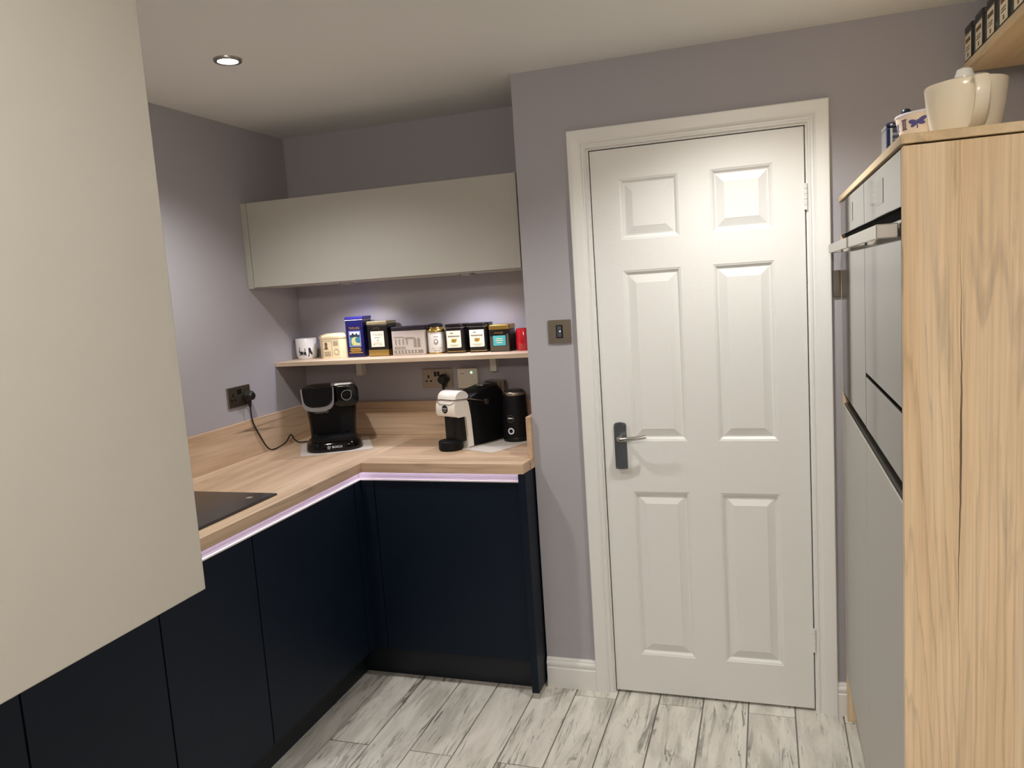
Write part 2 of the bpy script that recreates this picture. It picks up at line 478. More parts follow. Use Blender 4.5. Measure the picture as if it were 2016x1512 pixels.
bp_ = MB().prism([(0.039, 0.868), (0.042, 0.866), (0.060, 0.8645), (0.080, 0.866), (0.083, 0.868), (0.083, 1.028), (0.078, 1.034), (0.061, 1.037), (0.044, 1.034), (0.039, 1.028)], 'y', -0.010, 0.0).build('handle_plate', 'plate_grey', door, bevel=0.0015)
lv = MB().tube([(0.061, -0.008, 0.982), (0.061, -0.035, 0.982), (0.063, -0.046, 0.982), (0.070, -0.052, 0.982), (0.10, -0.055, 0.984), (0.13, -0.056, 0.988), (0.160, -0.052, 0.993)], [0.010, 0.009, 0.009, 0.009, 0.008, 0.0075, 0.007], 12)
lv.build('lever', 'satin', bp_, smooth=True)
for x, z in ((0.046, 1.026), (0.076, 1.026), (0.046, 0.872), (0.076, 0.872)):
    MB().lathe([(0.0022, 0), (0.0022, 0.002)], (0, 0, 0), 8).build('screw', 'chrome', bp_, world=False).matrix_local = \
        XF[bp_.name].inverted() @ Matrix.Translation((x, -0.010, z)) @ Matrix.Rotation(math.pi/2, 4, 'X')

# ---- frame and architrave
tr = struct(thing('trim_1', (DW/2, 0.05, 0), 'x', None), 'white gloss moulded architrave and lining around the door')
g = 0.004
arch_prof = [(0.010, 0.0), (0.010, -0.009), (0.013, -0.012), (0.018, -0.012), (0.020, -0.010), (0.026, -0.0105), (0.029, -0.0145), (0.036, -0.0165), (0.060, -0.019), (0.072, -0.0195), (0.075, -0.018), (0.075, 0.0)]
TOP = 1.991
rings = []
for u, y in arch_prof:
    rings.append([(-u, y, 0), (-u, y, TOP+u), (DW+u, y, TOP+u), (DW+u, y, 0)])
am = MB()
n = len(rings)
vs = [p for r in rings for p in r]
fs = []
for k in range(n-1):
    for i in range(3): fs.append([k*4+i, k*4+i+1, (k+1)*4+i+1, (k+1)*4+i])
fs.append([k*4 for k in range(n)]); fs.append([k*4+3 for k in range(n)])
am.add(vs, fs).build('architrave', 'white_gloss', tr)
MB().box((-0.03, -0.0005, 0), (-g, 0.12, TOP+0.029)).build('door_lining', 'white_gloss', tr)
MB().box((DW+g, -0.0005, 0), (DW+0.03, 0.12, TOP+0.029)).build('door_lining', 'white_gloss', tr)
MB().box((-g, -0.0005, TOP+g), (DW+g, 0.12, TOP+0.029)).build('door_lining', 'white_gloss', tr)
MB().box((-g, 0.037, 0), (0.012, 0.055, TOP+g)).box((DW-0.012, 0.037, 0), (DW+g, 0.055, TOP+g)).box((0.012, 0.037, TOP-0.012), (DW-0.012, 0.055, TOP+g)).build('door_stop', 'white_gloss', tr)
struct(box((-0.03, 0.0, -0.008), (DW+0.03, YB+T, -0.0005)).build('trim_2', 'grout'), 'dark threshold strip under the door')

bprof = [(0, 0), (-0.015, 0), (-0.015, 0.078), (-0.0125, 0.082), (-0.0125, 0.086), (-0.015, 0.090), (-0.0155, 0.098), (-0.013, 0.104), (-0.010, 0.107), (-0.010, 0.111), (-0.007, 0.117), (0, 0.118)]
struct(MB().prism(bprof, 'x', XE+0.001, -0.0755).build('baseboard_back', 'white_gloss'), 'short white moulded skirting beside navy end panel')
struct(MB().prism(bprof, 'x', DW+0.0755, 0.86).build('baseboard_right', 'white_gloss'), 'short white moulded skirting between door frame and oven unit')

# ================================================================== CEILING DOWNLIGHTS
def downlight(x, y, label, watt):
    t = thing('ceiling_downlight', (x, y, H-0.006), label, 'downlight', group='recessed ceiling downlights')
    MB().lathe([(0.030, 0.004), (0.031, -0.001), (0.041, -0.001), (0.043, 0.003), (0.043, 0.006), (0.030, 0.006)], (x, y, H-0.006), 36, cap=(False, False)).build('bezel', 'satin', t, smooth=True)
    MB().lathe([(0.030, 0.003), (0.030, 0.0055)], (x, y, H-0.006), 32).build('lens', 'lamp', t)
    ld = bpy.data.lights.new('downlight_lamp', 'SPOT'); ld.energy = watt; ld.color = DOWNLIGHT_COL
    ld.spot_size = math.radians(134); ld.spot_blend = 0.72; ld.shadow_soft_size = 0.028
    lo = bpy.data.objects.new('downlight_lamp', ld); COL.objects.link(lo); lo.parent = t
    lo.location = (0, 0, -0.012)
downlight(-0.976, -0.628, 'lit recessed downlight in the ceiling above the hob', DOWNLIGHT_W)
downlight(0.50, -0.56, 'recessed ceiling downlight in front of the white door', DOWNLIGHT_W)
downlight(0.50, -2.55, 'recessed ceiling downlight over the near floor by the oven unit', DOWNLIGHT_NEAR_W)
downlight(-0.976, -2.55, 'recessed ceiling downlight over the near end of the hob run', DOWNLIGHT_NEAR_W)

t = thing('ceiling_globe_light', (0.40, -3.35, 2.06), 'warm opal globe ceiling light behind the viewer', 'ceiling light')
MB().lathe([(0.0, 0.0)] + [(0.10*math.sin(math.pi*k/16), 0.10-0.10*math.cos(math.pi*k/16)) for k in range(1, 16)] + [(0.0, 0.20)], (0.40, -3.35, 2.06), 32, cap=(False, False)).build('globe', mat('opal_globe_glass', 'ffffff', 0.4, emit=(GLOBE_COL, GLOBE_E)), t, smooth=True)
MB().lathe([(0.045, 0.192), (0.05, 0.20), (0.05, 0.2295), (0.0, 0.2295)], (0.40, -3.35, 2.06), 28, cap=(True, False)).build('ceiling_mount', 'satin', t, smooth=True)

# ================================================================== BASE CABINETS
XF_, YF_ = -0.965, -0.087       # door faces
DT = 0.019; ZD0, ZD1 = 0.136, 0.828
def base_left(y0, y1, label):
    t = thing('base_cabinet', ((XL+XF_)/2, (y0+y1)/2, 0.14), label, 'cabinet', group='navy base cabinets of the hob run')
    MB().box((XL+0.003, y0+0.001, 0.137), (XF_-DT-0.022, y1-0.001, ZWB-0.002)).build('body', 'carcass', t)
    MB().box((XF_-DT, y0+0.0025, ZD0), (XF_, y1-0.0025, ZD1)).build('door', 'navy', t, bevel=0.0008, seg=1)
base_left(-0.774, -0.139, 'wide navy base cabinet next to the inner corner, left of the worktop corner')
base_left(-1.180, -0.774, 'narrow navy base cabinet below the hob, second from the corner')
base_left(-1.585, -1.180, 'navy base cabinet below the hob, third from the corner')
base_left(-2.185, -1.585, 'navy base cabinet at the lower left edge of the view')
base_left(-2.785, -2.185, 'navy base cabinet at the near end of the run')
t = thing('corner_cabinet', (-1.25, 0.15, 0.14), 'navy corner base cabinet fillers meeting in the inner corner', 'cabinet')
MB().box((XL+0.003, -0.137, 0.137), (-1.02, YB-0.003, ZWB-0.002)).build('body', 'carcass', t)
MB().box((XF_-DT, -0.1365, ZD0), (XF_, YF_+DT, ZD1)).build('filler_panel', 'navy', t)
MB().box((XF_+0.0005, YF_, ZD0), (-0.908, YF_+DT, ZD1)).build('filler_panel', 'navy', t)
t = thing('base_cabinet', (-0.6, 0.15, 0.14), 'navy base cabinet under the white coffee machine, facing the room', 'cabinet')
MB().box((-0.93, YF_+DT+0.022, 0.137), (-0.304, YB-0.003, ZWB-0.002)).build('body', 'carcass', t)
MB().box((-0.905, YF_, ZD0), (-0.308, YF_+DT, ZD1)).build('door', 'navy', t, bevel=0.0008, seg=1)
t = thing('end_panel', (-0.29, 0.0, 0), 'tall navy end panel closing the base run beside the door wall', 'panel')
MB().box((-0.303, -0.110, 0.022), (-0.275, YB-0.003, ZWB-0.002)).build('panel', 'navy', t, bevel=0.001, seg=1)
tag(MB().box((-0.3035, -0.1105, 0.0005), (-0.2745, -0.02, 0.022)).build('foot_strip', 'satin', t), 'silver foot strip')
tag(box((-1.058, -2.79, 0.0005), (-1.042, -0.0275, 0.135)).build('plinth_board', 'navy_plinth'), 'long dark navy plinth along the floor under the hob run', 'plinth')
tag(box((-1.042, -0.027, 0.0005), (-0.304, -0.011, 0.135)).build('plinth_board', 'navy_plinth'), 'short dark navy plinth under the cabinet facing the room', 'plinth')

# ---- lit handle channels
def rail_profile():
    # (depth behind the door face, z): open C profile
    return [(0.0095, 0.8290), (0.0095, 0.8355), (0.0125, 0.839), (0.0140, 0.850), (0.0135, 0.860), (0.0120, 0.8665), (0.0195, 0.8665), (0.0195, 0.8290)]
t = thing('lit_handle_channel', (XF_, -1.4, 0.8285), 'glowing white handle channel under the hob worktop edge', 'light strip', group='lit handle channels')
MB().prism([(XF_-d, z) for d, z in rail_profile()], 'y', -2.785, YF_+0.0135).build('profile', 'alu_grey', t)
MB().box((XF_-0.0094, -2.785, 0.8290), (XF_+0.0005, YF_-0.0008, 0.8345)).build('ledge', 'alu_white', t, bevel=0.0006, seg=1)
MB().box((XF_-0.009, -2.78, 0.8645), (XF_-0.002, YF_+0.004, 0.8666)).build('light_strip', 'strip', t)
t = thing('lit_handle_channel', (-0.6, YF_, 0.8285), 'glowing white handle channel above the cabinet facing the room', 'light strip', group='lit handle channels')
MB().prism([(YF_+d, z) for d, z in rail_profile()], 'x', XF_-0.0130, -0.306).build('profile', 'alu_grey', t)
MB().box((XF_-0.0094, YF_-0.0005, 0.8290), (-0.306, YF_+0.0094, 0.8345)).build('ledge', 'alu_white', t, bevel=0.0006, seg=1)
MB().box((XF_-0.004, YF_+0.002, 0.8645), (-0.308, YF_+0.009, 0.8666)).build('light_strip', 'strip', t)

# ---- worktop and upstands
t = thing('worktop', (-1.2, 0, ZWB), 'L-shaped oak worktop with squared edges over the navy base cabinets', 'worktop')
MB().box((XL+0.001, -2.79, ZWB), (-0.943, YB-0.001, ZW)).build('worktop_section', 'worktop_y', t, bevel=0.0015)
MB().prism([(-0.9427, -0.112), (-0.281, -0.112), (XE-0.001, -0.004), (XE-0.001, YB-0.001), (-0.9427, YB-0.001)], 'z', ZWB, ZW).build('worktop_section', 'worktop_x', t, bevel=0.0015)
UZ = 1.060
tag(box((XL+0.0005, -2.79, ZW+0.0003), (XL+0.019, YB-0.0195, UZ)).build('upstand', 'worktop_y', None, bevel=0.001, seg=1), 'oak upstand along the left wall behind the hob', 'upstand')
tag(box((XL+0.0005, YB-0.019, ZW+0.0003), (XE-0.0195, YB-0.0005, UZ)).build('upstand', 'worktop_x', None, bevel=0.001, seg=1), 'oak upstand across the alcove behind the coffee machines', 'upstand')
tag(box((XE-0.019, -0.022, ZW+0.0003), (XE-0.0005, YB-0.0005, UZ+0.002)).build('upstand', 'worktop_y', None, bevel=0.001, seg=1), 'short oak upstand end beside the door wall corner', 'upstand')

# ---- hob
t = thing('hob', (-1.25, -0.87, ZW), 'black glass hob set into the oak worktop', 'hob')
MB().prism(rrect(-1.49, -1.0, -1.17, -0.574, 0.004, 3), 'z', ZW+0.0003, ZW+0.006).build('frame', 'hob_edge', t, bevel=0.001, seg=1)
MB().box((-1.484, -1.164, ZW+0.0055), (-1.006, -0.582, ZW+0.0068)).build('glass', 'glass_hob', t)
tag(MB().box((-1.075, -0.648, ZW+0.0068), (-1.055, -0.628, ZW+0.0070)).build('marking', 'ink_soft', t), 'small grey printed marking')

# ================================================================== WALL CABINET IN THE ALCOVE
YU, ZU0, ZU1 = 0.100, 1.610, 1.967
t = thing('wall_cabinet', ((XL+XE)/2, 0.28, ZU0), 'long light grey handleless wall cabinet spanning the alcove', 'cabinet')
MB().box((XL+0.030, YU+0.021, ZU0+0.002), (XE-0.030, YB-0.002, ZU1-0.001)).build('body', 'cashmere', t)
MB().box((XL+0.031, YU, ZU0+0.004), (XE-0.036, YU+0.019, ZU1)).build('door', 'cashmere', t, bevel=0.0008, seg=1)
MB().box((XL+0.001, YU, ZU0), (XL+0.0285, YB-0.002, ZU1)).build('side_panel', 'cashmere', t)
MB().box((XE-0.0285, YU, ZU0), (XE-0.001, YB-0.002, ZU1)).build('side_panel', 'cashmere', t)
def puck(x, y, label):
    t = thing('under_cabinet_light', (x, y, ZU0-0.006), label, 'light', group='under-cabinet lights')
    MB().lathe([(0.024, 0.004), (0.025, 0.0), (0.031, 0.0), (0.032, 0.003), (0.032, 0.008), (0.024, 0.008)], (x, y, ZU0-0.006), 28, cap=(False, False)).build('bezel', 'satin', t, smooth=True)
    MB().lathe([(0.024, 0.003), (0.024, 0.007)], (x, y, ZU0-0.006), 28).build('lens', 'puck', t)
    ld = bpy.data.lights.new('puck_lamp', 'SPOT'); ld.energy = PUCK_W; ld.color = PUCK_COL
    ld.spot_size = math.radians(140); ld.spot_blend = 0.7; ld.shadow_soft_size = 0.024
    lo = bpy.data.objects.new('puck_lamp', ld); COL.objects.link(lo); lo.parent = t; lo.location = (0, 0, -0.008)
puck(-0.590, 0.27, 'round lit light under the right half of the wall cabinet')
puck(-1.150, 0.27, 'round lit light under the left half of the wall cabinet')

# ================================================================== SHELF
ZS = 1.278; YS = 0.232
tag(box((XL+0.001, YS, ZS-0.018), (XE-0.001, YB-0.0005, ZS)).build('alcove_shelf', 'oak_shelf', None, bevel=0.0008, seg=1), 'slim oak shelf across the alcove holding the row of tins', 'shelf')
for x, lb in ((-1.215, 'pale shelf bracket above the black coffee machine'), (-0.560, 'pale shelf bracket above the white coffee machine')):
    br = thing('shelf_bracket', (x, 0.4, 1.19), lb, 'bracket', group='shelf brackets')
    MB().box((x-0.014, YB-0.045, 1.188), (x+0.014, YB-0.0005, ZS-0.0185)).build('wall_block', 'white_plastic', br, bevel=0.001, seg=1)
    MB().prism([(YB-0.0455, 1.245), (YB-0.0455, ZS-0.0185), (YS+0.06, ZS-0.0185), (YS+0.06, ZS-0.024)], 'x', x-0.010, x+0.010).build('arm', 'white_plastic', br)

# ================================================================== NEAR WALL CABINET (open door beside the viewer)
t = thing('wall_cabinet', (-0.28, -2.82, 1.22), 'large light grey cabinet door standing open at the left edge of the view', 'cabinet')
MB().box((-0.640, YN+0.003, 1.220), (-0.045, -2.640, 1.940)).build('body', 'cashmere', t)
MB().box((-0.0665, -2.637, 1.220), (-0.0473, -2.0364, 1.940)).build('door', 'cashmere', t, bevel=0.0012)

# ================================================================== TALL OVEN UNIT
XO = 0.80; Y0, Y1 = -1.216, -0.028
t = thing('tall_oven_housing', (1.1, -0.62, 0), 'oak housing unit around the built-in ovens on the right', 'cabinet')
MB().box((XO, Y0, 0.001), (XR_WALL-0.002, Y0+0.019, 1.7365)).build('side_panel', 'oak_panel', t, bevel=0.0012)
MB().box((XO, Y1-0.019, 0.001), (XR_WALL-0.002, Y1, 1.7365)).build('side_panel', 'oak_panel', t)
MB().box((XO-0.004, Y0-0.004, 1.7395), (XR_WALL-0.002, Y1, 1.7555)).build('top_panel', 'oak_board', t, bevel=0.0008, seg=1)
MB().box((XO+0.006, Y0+0.0195, 1.7365), (XR_WALL-0.003, Y1-0.0195, 1.7394)).build('shadow_gap_strip', 'oven_dark', t)
MB().box((XR_WALL-0.02, Y0+0.0195, 0.15), (XR_WALL-0.003, Y1-0.0195, 1.736)).build('back_panel', 'carcass', t)
MB().box((XO+0.05, Y0+0.0195, 0.001), (XO+0.068, Y1-0.0195, 0.150)).build('plinth', 'cashmere', t)
MB().box((XO+0.022, Y0+0.0195, 0.151), (XR_WALL-0.021, Y1-0.0195, 1.099)).build('body', 'carcass', t)
tag(MB().prism([(XO+0.002, 1.101), (XO+0.004, 1.101), (XO+0.030, 1.106), (XO+0.030, 1.128), (XO+0.004, 1.132), (XO+0.002, 1.132), (XO+0.040, 1.134), (XO+0.040, 1.100)], 'y', Y0+0.0195, Y1-0.0195).build('handle_channel', 'rail_dark', t), 'dark handle channel')
YM = -0.658
for ya, yb in ((Y0+0.0205, YM-0.001), (YM+0.001, Y1-0.0205)):
    MB().box((XO, ya, 0.178), (XO+0.0195, yb, 1.098)).build('door', 'cashmere', t, bevel=0.0008, seg=1)
def handle_bar(root, ya, yb, z0, z1):
    h = MB().prism([(ya, XO-0.001), (ya, XO-0.038), (yb, XO-0.038), (yb, XO-0.001), (yb-0.012, XO-0.001), (yb-0.012, XO-0.030), (ya+0.012, XO-0.030), (ya+0.012, XO-0.001)][::-1], 'z', z0, z1)
    h.v = [Vector((v.y, v.x, v.z)) for v in h.v]
    return h.build('handle', 'satin', root, bevel=0.002)
def oven(ya, yb, zb, label):
    o = thing('built_in_oven', (XO+0.28, (ya+yb)/2, zb), label, 'oven', group='built-in ovens')
    MB().box((XO+0.021, ya+0.004, zb+0.002), (XO+0.55, yb-0.004, 1.7355)).build('body', 'oven_dark', o)
    cp = MB().box((XO, ya, 1.636), (XO+0.020, yb, 1.7345)).build('control_panel', 'oven_glass', o, bevel=0.001, seg=1)
    yc = (ya+yb)/2
    MB().box((XO-0.0006, yc-0.05, 1.66), (XO, yc+0.05, 1.71)).build('display', 'black_gloss', cp)
    dr = MB().box((XO, ya, zb+0.003), (XO+0.020, yb, 1.614)).build('oven_door', 'oven_glass', o, bevel=0.001, seg=1)
    MB().box((XO+0.012, ya+0.002, 1.6145), (XO+0.0205, yb-0.002, 1.6355)).build('vent_gap', 'oven_dark', o)
    handle_bar(o, ya+0.02, yb-0.02, 1.583, 1.609)
    return o
oven(Y0+0.0205, YM-0.002, 1.272, 'compact grey glass built-in oven nearest the viewer, above the warming drawer')
oven(YM+0.002, Y1-0.0205, 1.135, 'tall grey glass built-in oven nearest the door')
o = thing('warming_drawer', (XO+0.28, -0.93, 1.135), 'grey glass warming drawer below the nearer oven', 'drawer')
MB().box((XO+0.021, Y0+0.0245, 1.137), (XO+0.55, YM-0.006, 1.2705)).build('body', 'oven_dark', o)
MB().box((XO, Y0+0.0205, 1.137), (XO+0.020, YM-0.002, 1.2645)).build('drawer_front', 'oven_glass', o, bevel=0.001, seg=1)

# ---- shelf above the oven unit, with tins
tag(box((1.135, -2.2, 2.075), (XR_WALL-0.001, -0.075, 2.098)).build('high_shelf', 'oak_board', None, bevel=0.001, seg=1), 'oak shelf high on the right wall holding dark labelled tins', 'shelf')
names = ['farthest', 'second', 'third', 'fourth', 'fifth']
for k in range(5):
    y = -0.095 - 0.118*k
    t = thing('tea_tin', (1.185, y, 2.0985), 'dark square tin with cream label on the high right shelf, %s from the door wall' % names[k] if k else 'dark square tin with cream label on the high right shelf, nearest the door wall', 'tin', group='dark tins on the high shelf')
    MB().prism(rrect(1.142, 1.228, y-0.043, y+0.043, 0.010, 3), 'z', 2.0985, 2.185).build('body', 'tin_black', t)
    MB().prism(rrect(1.140, 1.230, y-0.045, y+0.045, 0.011, 3), 'z', 2.1852, 2.2015).build('lid', 'tin_dark', t, bevel=0.003)
    fm = frame_at((1.1415, y, 2.142), (0, -1, 0), (0, 0, 1))
    lb = slab2d([rect2(-0.033, -0.034, 0.033, 0.034)], fm).build('label', 'label_cream', t)
    slab2d([rect2(-0.026, 0.012, 0.026, 0.023), rect2(-0.020, -0.003, 0.020, 0.000), rect2(-0.022, -0.010, 0.018, -0.007), rect2(-0.005, -0.029, 0.006, -0.018)], fm, 0.0010).build('print', 'sepia', lb)

# ================================================================== ITEMS ON TOP OF THE OVEN UNIT
ZT = 1.7557
cx, cy = 0.920, -1.10
t = thing('teapot', (cx, cy, ZT), 'plain cream ceramic pot with lid and broad loop handle on the oven unit', 'teapot')
MB().lathe([(0.0, 0.0), (0.046, 0.0), (0.052, 0.003), (0.0575, 0.022), (0.0625, 0.050), (0.0655, 0.080), (0.0665, 0.0895), (0.0655, 0.0920), (0.0635, 0.090), (0.0605, 0.060), (0.054, 0.020), (0.0, 0.012)], (cx, cy, ZT), 48, cap=(False, False)).build('body', 'ceramic', t, smooth=True)
lid = MB().lathe([(0.0, 0.087), (0.0605, 0.087), (0.0615, 0.090), (0.050, 0.096), (0.022, 0.100), (0.0, 0.101)], (cx, cy, ZT), 40, cap=(False, False)).build('lid', 'ceramic', t, smooth=True)
MB().lathe([(0.0, 0.0995), (0.0150, 0.0995), (0.0160, 0.106), (0.0125, 0.117), (0.007, 0.120), (0.0, 0.121)], (cx-0.002, cy, ZT), 24, cap=(False, False)).build('knob', 'ceramic_white', lid, smooth=True)
hp = [(0.0625, 0.083), (0.080, 0.0885), (0.094, 0.084), (0.101, 0.070), (0.099, 0.052), (0.090, 0.035), (0.076, 0.021), (0.054, 0.010)]
hm = MB(); rings = []
for i, (r, z) in enumerate(hp):
    a = hp[max(i-1, 0)]; b = hp[min(i+1, len(hp)-1)]
    tx, tz = b[0]-a[0], b[1]-a[1]; l = math.hypot(tx, tz); nx, nz = -tz/l, tx/l
    w, th = 0.0115, 0.0045
    ring = []
    for k in range(12):
        an = 2*math.pi*k/12; u = w*math.copysign(abs(math.cos(an))**0.6, math.cos(an)); v = th*math.copysign(abs(math.sin(an))**0.7, math.sin(an))
        ring.append((cx+0.004+u, cy-(r+nx*v), ZT+z+nz*v))
    rings.append(ring)
hm.loft(rings).build('handle', 'ceramic', t, smooth=True)

cx, cy = 0.905, -0.905
def bowl_r(z): return 0.050+0.022*(z/0.078)**0.8 if z > 0 else 0.050
t = thing('patterned_bowl', (cx, cy, ZT), 'white china bowl printed with blue dragonflies behind the cream pot', 'bowl')
MB().lathe([(0.0, 0.0), (0.046, 0.0)] + [(bowl_r(z), z) for z in (0.004, 0.02, 0.04, 0.06, 0.076)] + [(0.072, 0.079), (0.0695, 0.078), (0.06, 0.045), (0.045, 0.010), (0.0, 0.008)], (cx, cy, ZT), 48, cap=(False, False)).build('body', 'ceramic_pat', t, smooth=True)
MB().lathe([(0.0723, 0.0755), (0.0727, 0.0775), (0.0718, 0.0800), (0.0700, 0.0795)], (cx, cy, ZT), 48, cap=(False, False)).build('rim', 'white_line', t, smooth=True)
def dragonfly(x, z, s, rot=0.0):
    polys = []
    for a, l, w in ((18, 1.0, 0.22), (-20, 0.8, 0.2), (162, 1.0, 0.22), (200, 0.8, 0.2)):
        p = []
        for k in range(10):
            u = 2*math.pi*k/10; px, py = (l*0.52+l*0.5*math.cos(u))*s, w*math.sin(u)*s
            an = math.radians(a)+rot
            p.append((x+px*math.cos(an)-py*math.sin(an), z+px*math.sin(an)+py*math.cos(an)))
        polys.append(p)
    polys.append([(x-0.05*s, z+0.25*s), (x+0.05*s, z+0.25*s), (x+0.06*s, z-0.6*s), (x-0.06*s, z-0.6*s)])
    return polys
dirc = math.atan2(-2.73-cy, 0.57-cx)
for dx, dz in ((-0.030, 0.058), (-0.048, 0.026), (0.020, 0.026), (0.050, 0.056), (-0.100, 0.054)):
    pol = dragonfly(0, 0, 0.0190, 0.12)
    o = wrap([[(a+dx, b+dz) for a, b in p_] for p_ in pol], (cx, cy, ZT), bowl_r, dirc, 0.0006, 3).build('dragonfly_print', 'blue_print', t)
    o['kind'] = 'stuff'
pol = []
for k in range(3): pol.append(rect2(-0.066+0.004*k, 0.050, -0.064+0.004*k, 0.066))
pol += [rect2(-0.068, 0.066, -0.054, 0.068), rect2(-0.068, 0.048, -0.054, 0.050)]
wrap(pol, (cx, cy, ZT), bowl_r, dirc, 0.0006, 3).build('column_print', 'brown_print', t)

cx, cy = 0.892, -0.66
t = thing('navy_jar', (cx, cy, ZT), 'dark navy square caddy with a knobbed lid at the front edge of the oven unit', 'jar')
MB().prism(rrect(cx-0.048, cx+0.048, cy-0.048, cy+0.048, 0.012, 4), 'z', ZT+0.0002, ZT+0.092).build('body', 'navy_jar', t, bevel=0.002)
fm = frame_at((cx, cy-0.0482, ZT+0.045), (1, 0, 0), (0, 0, 1))
slab2d([rect2(-0.036, 0.028, 0.0, 0.034), rect2(-0.034, 0.018, -0.006, 0.021), rect2(-0.034, -0.028, -0.026, 0.006), rect2(-0.020, -0.028, -0.012, 0.006)], fm, 0.0008).build('print', 'plate_grey', t)
lid = MB().prism(rrect(cx-0.049, cx+0.049, cy-0.049, cy+0.049, 0.013, 4), 'z', ZT+0.0923, ZT+0.104).build('lid', 'navy_jar', t, bevel=0.004)
MB().lathe([(0.0, 0.1035), (0.010, 0.1035), (0.011, 0.114), (0.011, 0.123)], (cx, cy, ZT), 20, cap=(False, False)).build('knob_collar', 'white_line', lid, smooth=True)
MB().lathe([(0.011, 0.123), (0.011, 0.130), (0.007, 0.136), (0.0, 0.138)], (cx, cy, ZT), 20, cap=(True, False)).build('knob', 'navy_jar', lid, smooth=True)

# ================================================================== TINS AND CUPS ON THE ALCOVE SHELF
Z = ZS+0.0003
def frontal(x, y, z): return frame_at((x, y, z), (1, 0, 0), (0, 0, 1))
def ngon_tin(t, poly, z0, z1, material, name='body', bevel=0.0):
    return MB().prism(poly, 'z', z0, z1).build(name, material, t, bevel=bevel)

cx, cy = -1.468, 0.404
t = thing('mug', (cx, cy, Z), 'white china mug with black line drawings at the left end of the shelf', 'mug')
MB().lathe([(0.0, 0.0), (0.040, 0.0), (0.043, 0.003), (0.0475, 0.020), (0.0485, 0.050), (0.049, 0.092), (0.0483, 0.0945), (0.0465, 0.093), (0.0455, 0.050), (0.042, 0.012), (0.0, 0.008)], (cx, cy, Z), 40, cap=(False, False)).build('body', 'ceramic_white', t, smooth=True)
hd = []
for k in range(9):
    a = math.pi*k/8 - math.pi/2
    r = 0.044 + 0.014*math.cos(a); hd.append((cx+r*0.40, cy+r*0.90, Z+0.048+0.026*math.sin(a)))
MB().tube(hd, 0.004, 8).build('handle', 'ceramic_white', t, smooth=True)
d0 = math.atan2(-2.73-cy, 0.57-cx)
pol = [rect2(-0.040, 0.018, -0.002, 0.021), rect2(-0.034, 0.021, -0.018, 0.036), rect2(-0.016, 0.021, -0.004, 0.033), rect2(-0.036, 0.036, -0.033, 0.056), rect2(-0.010, 0.033, -0.007, 0.050), rect2(-0.040, 0.030, -0.036, 0.040),
       [(0.006, 0.018), (0.010, 0.018), (0.012, 0.030), (0.020, 0.018), (0.026, 0.022), (0.020, 0.038), (0.016, 0.052), (0.007, 0.050), (0.008, 0.034)], rect2(0.004, 0.012, 0.009, 0.018)]
wrap(pol, (cx, cy, Z), lambda z: 0.0478 if z < 0.03 else 0.0488, d0, 0.0006, 3).build('print', 'ink', t)

# cream octagonal tin
x0, x1, y0, y1, c = -1.380, -1.233, 0.352, 0.450, 0.030
t = thing('cream_tin', ((x0+x1)/2, (y0+y1)/2, Z), 'cream faceted tin with a printed portrait between the mug and the blue tin', 'tin')
oc = lambda e: [(x0-e+c, y0-e), (x1+e-c, y0-e), (x1+e, y0-e+c), (x1+e, y1+e-c), (x1+e-c, y1+e), (x0-e+c, y1+e), (x0-e, y1+e-c), (x0-e, y0-e+c)]
ngon_tin(t, oc(0), Z, Z+0.090, 'tin_cream')
MB().loft([[(a, b, Z+0.0902) for a, b in oc(0.002)], [(a, b, Z+0.098) for a, b in oc(0.003)], [(a, b, Z+0.102) for a, b in oc(0.002)], [(a, b, Z+0.112) for a, b in oc(-0.020)]]).build('lid', 'tin_cream', t)
fm = frontal((x0+c+x1-c)/2-0.0, y0-0.0005, Z+0.045)
w = (x1-x0-2*c)/2
el = lambda x, y, a, b, n=14: [(x+a*math.cos(2*math.pi*k/n), y+b*math.sin(2*math.pi*k/n)) for k in range(n)]
slab2d([rect2(-w+0.002, -0.036, -w+0.0032, 0.036), rect2(0.004, -0.036, 0.0052, 0.036), rect2(-w+0.002, 0.035, 0.004, 0.036)] +
       [rect2(-w+0.008, -0.034+0.006*k, -0.004, -0.032+0.006*k) for k in range(4)] +
       [rect2(0.012, 0.014+0.006*k, w-0.006, 0.0158+0.006*k) for k in range(4)], fm).build('print', 'ink_soft', t)
slab2d([el(-0.025, 0.018, 0.0075, 0.011), [(-0.035, -0.004), (-0.015, -0.004), (-0.019, 0.008), (-0.031, 0.008)]], fm).build('portrait_print', 'sepia', t)
ringp = MB(); ringp.m = fm
ringp.loft([[(0.027+r*math.cos(2*math.pi*k/20), -0.016+r*math.sin(2*math.pi*k/20), zz) for k in range(20)] for r, zz in ((0.013, 0), (0.013, 0.0006), (0.0115, 0.0006), (0.0115, 0))], cap=(False, False)).build('seal_print', 'ink_soft', t)

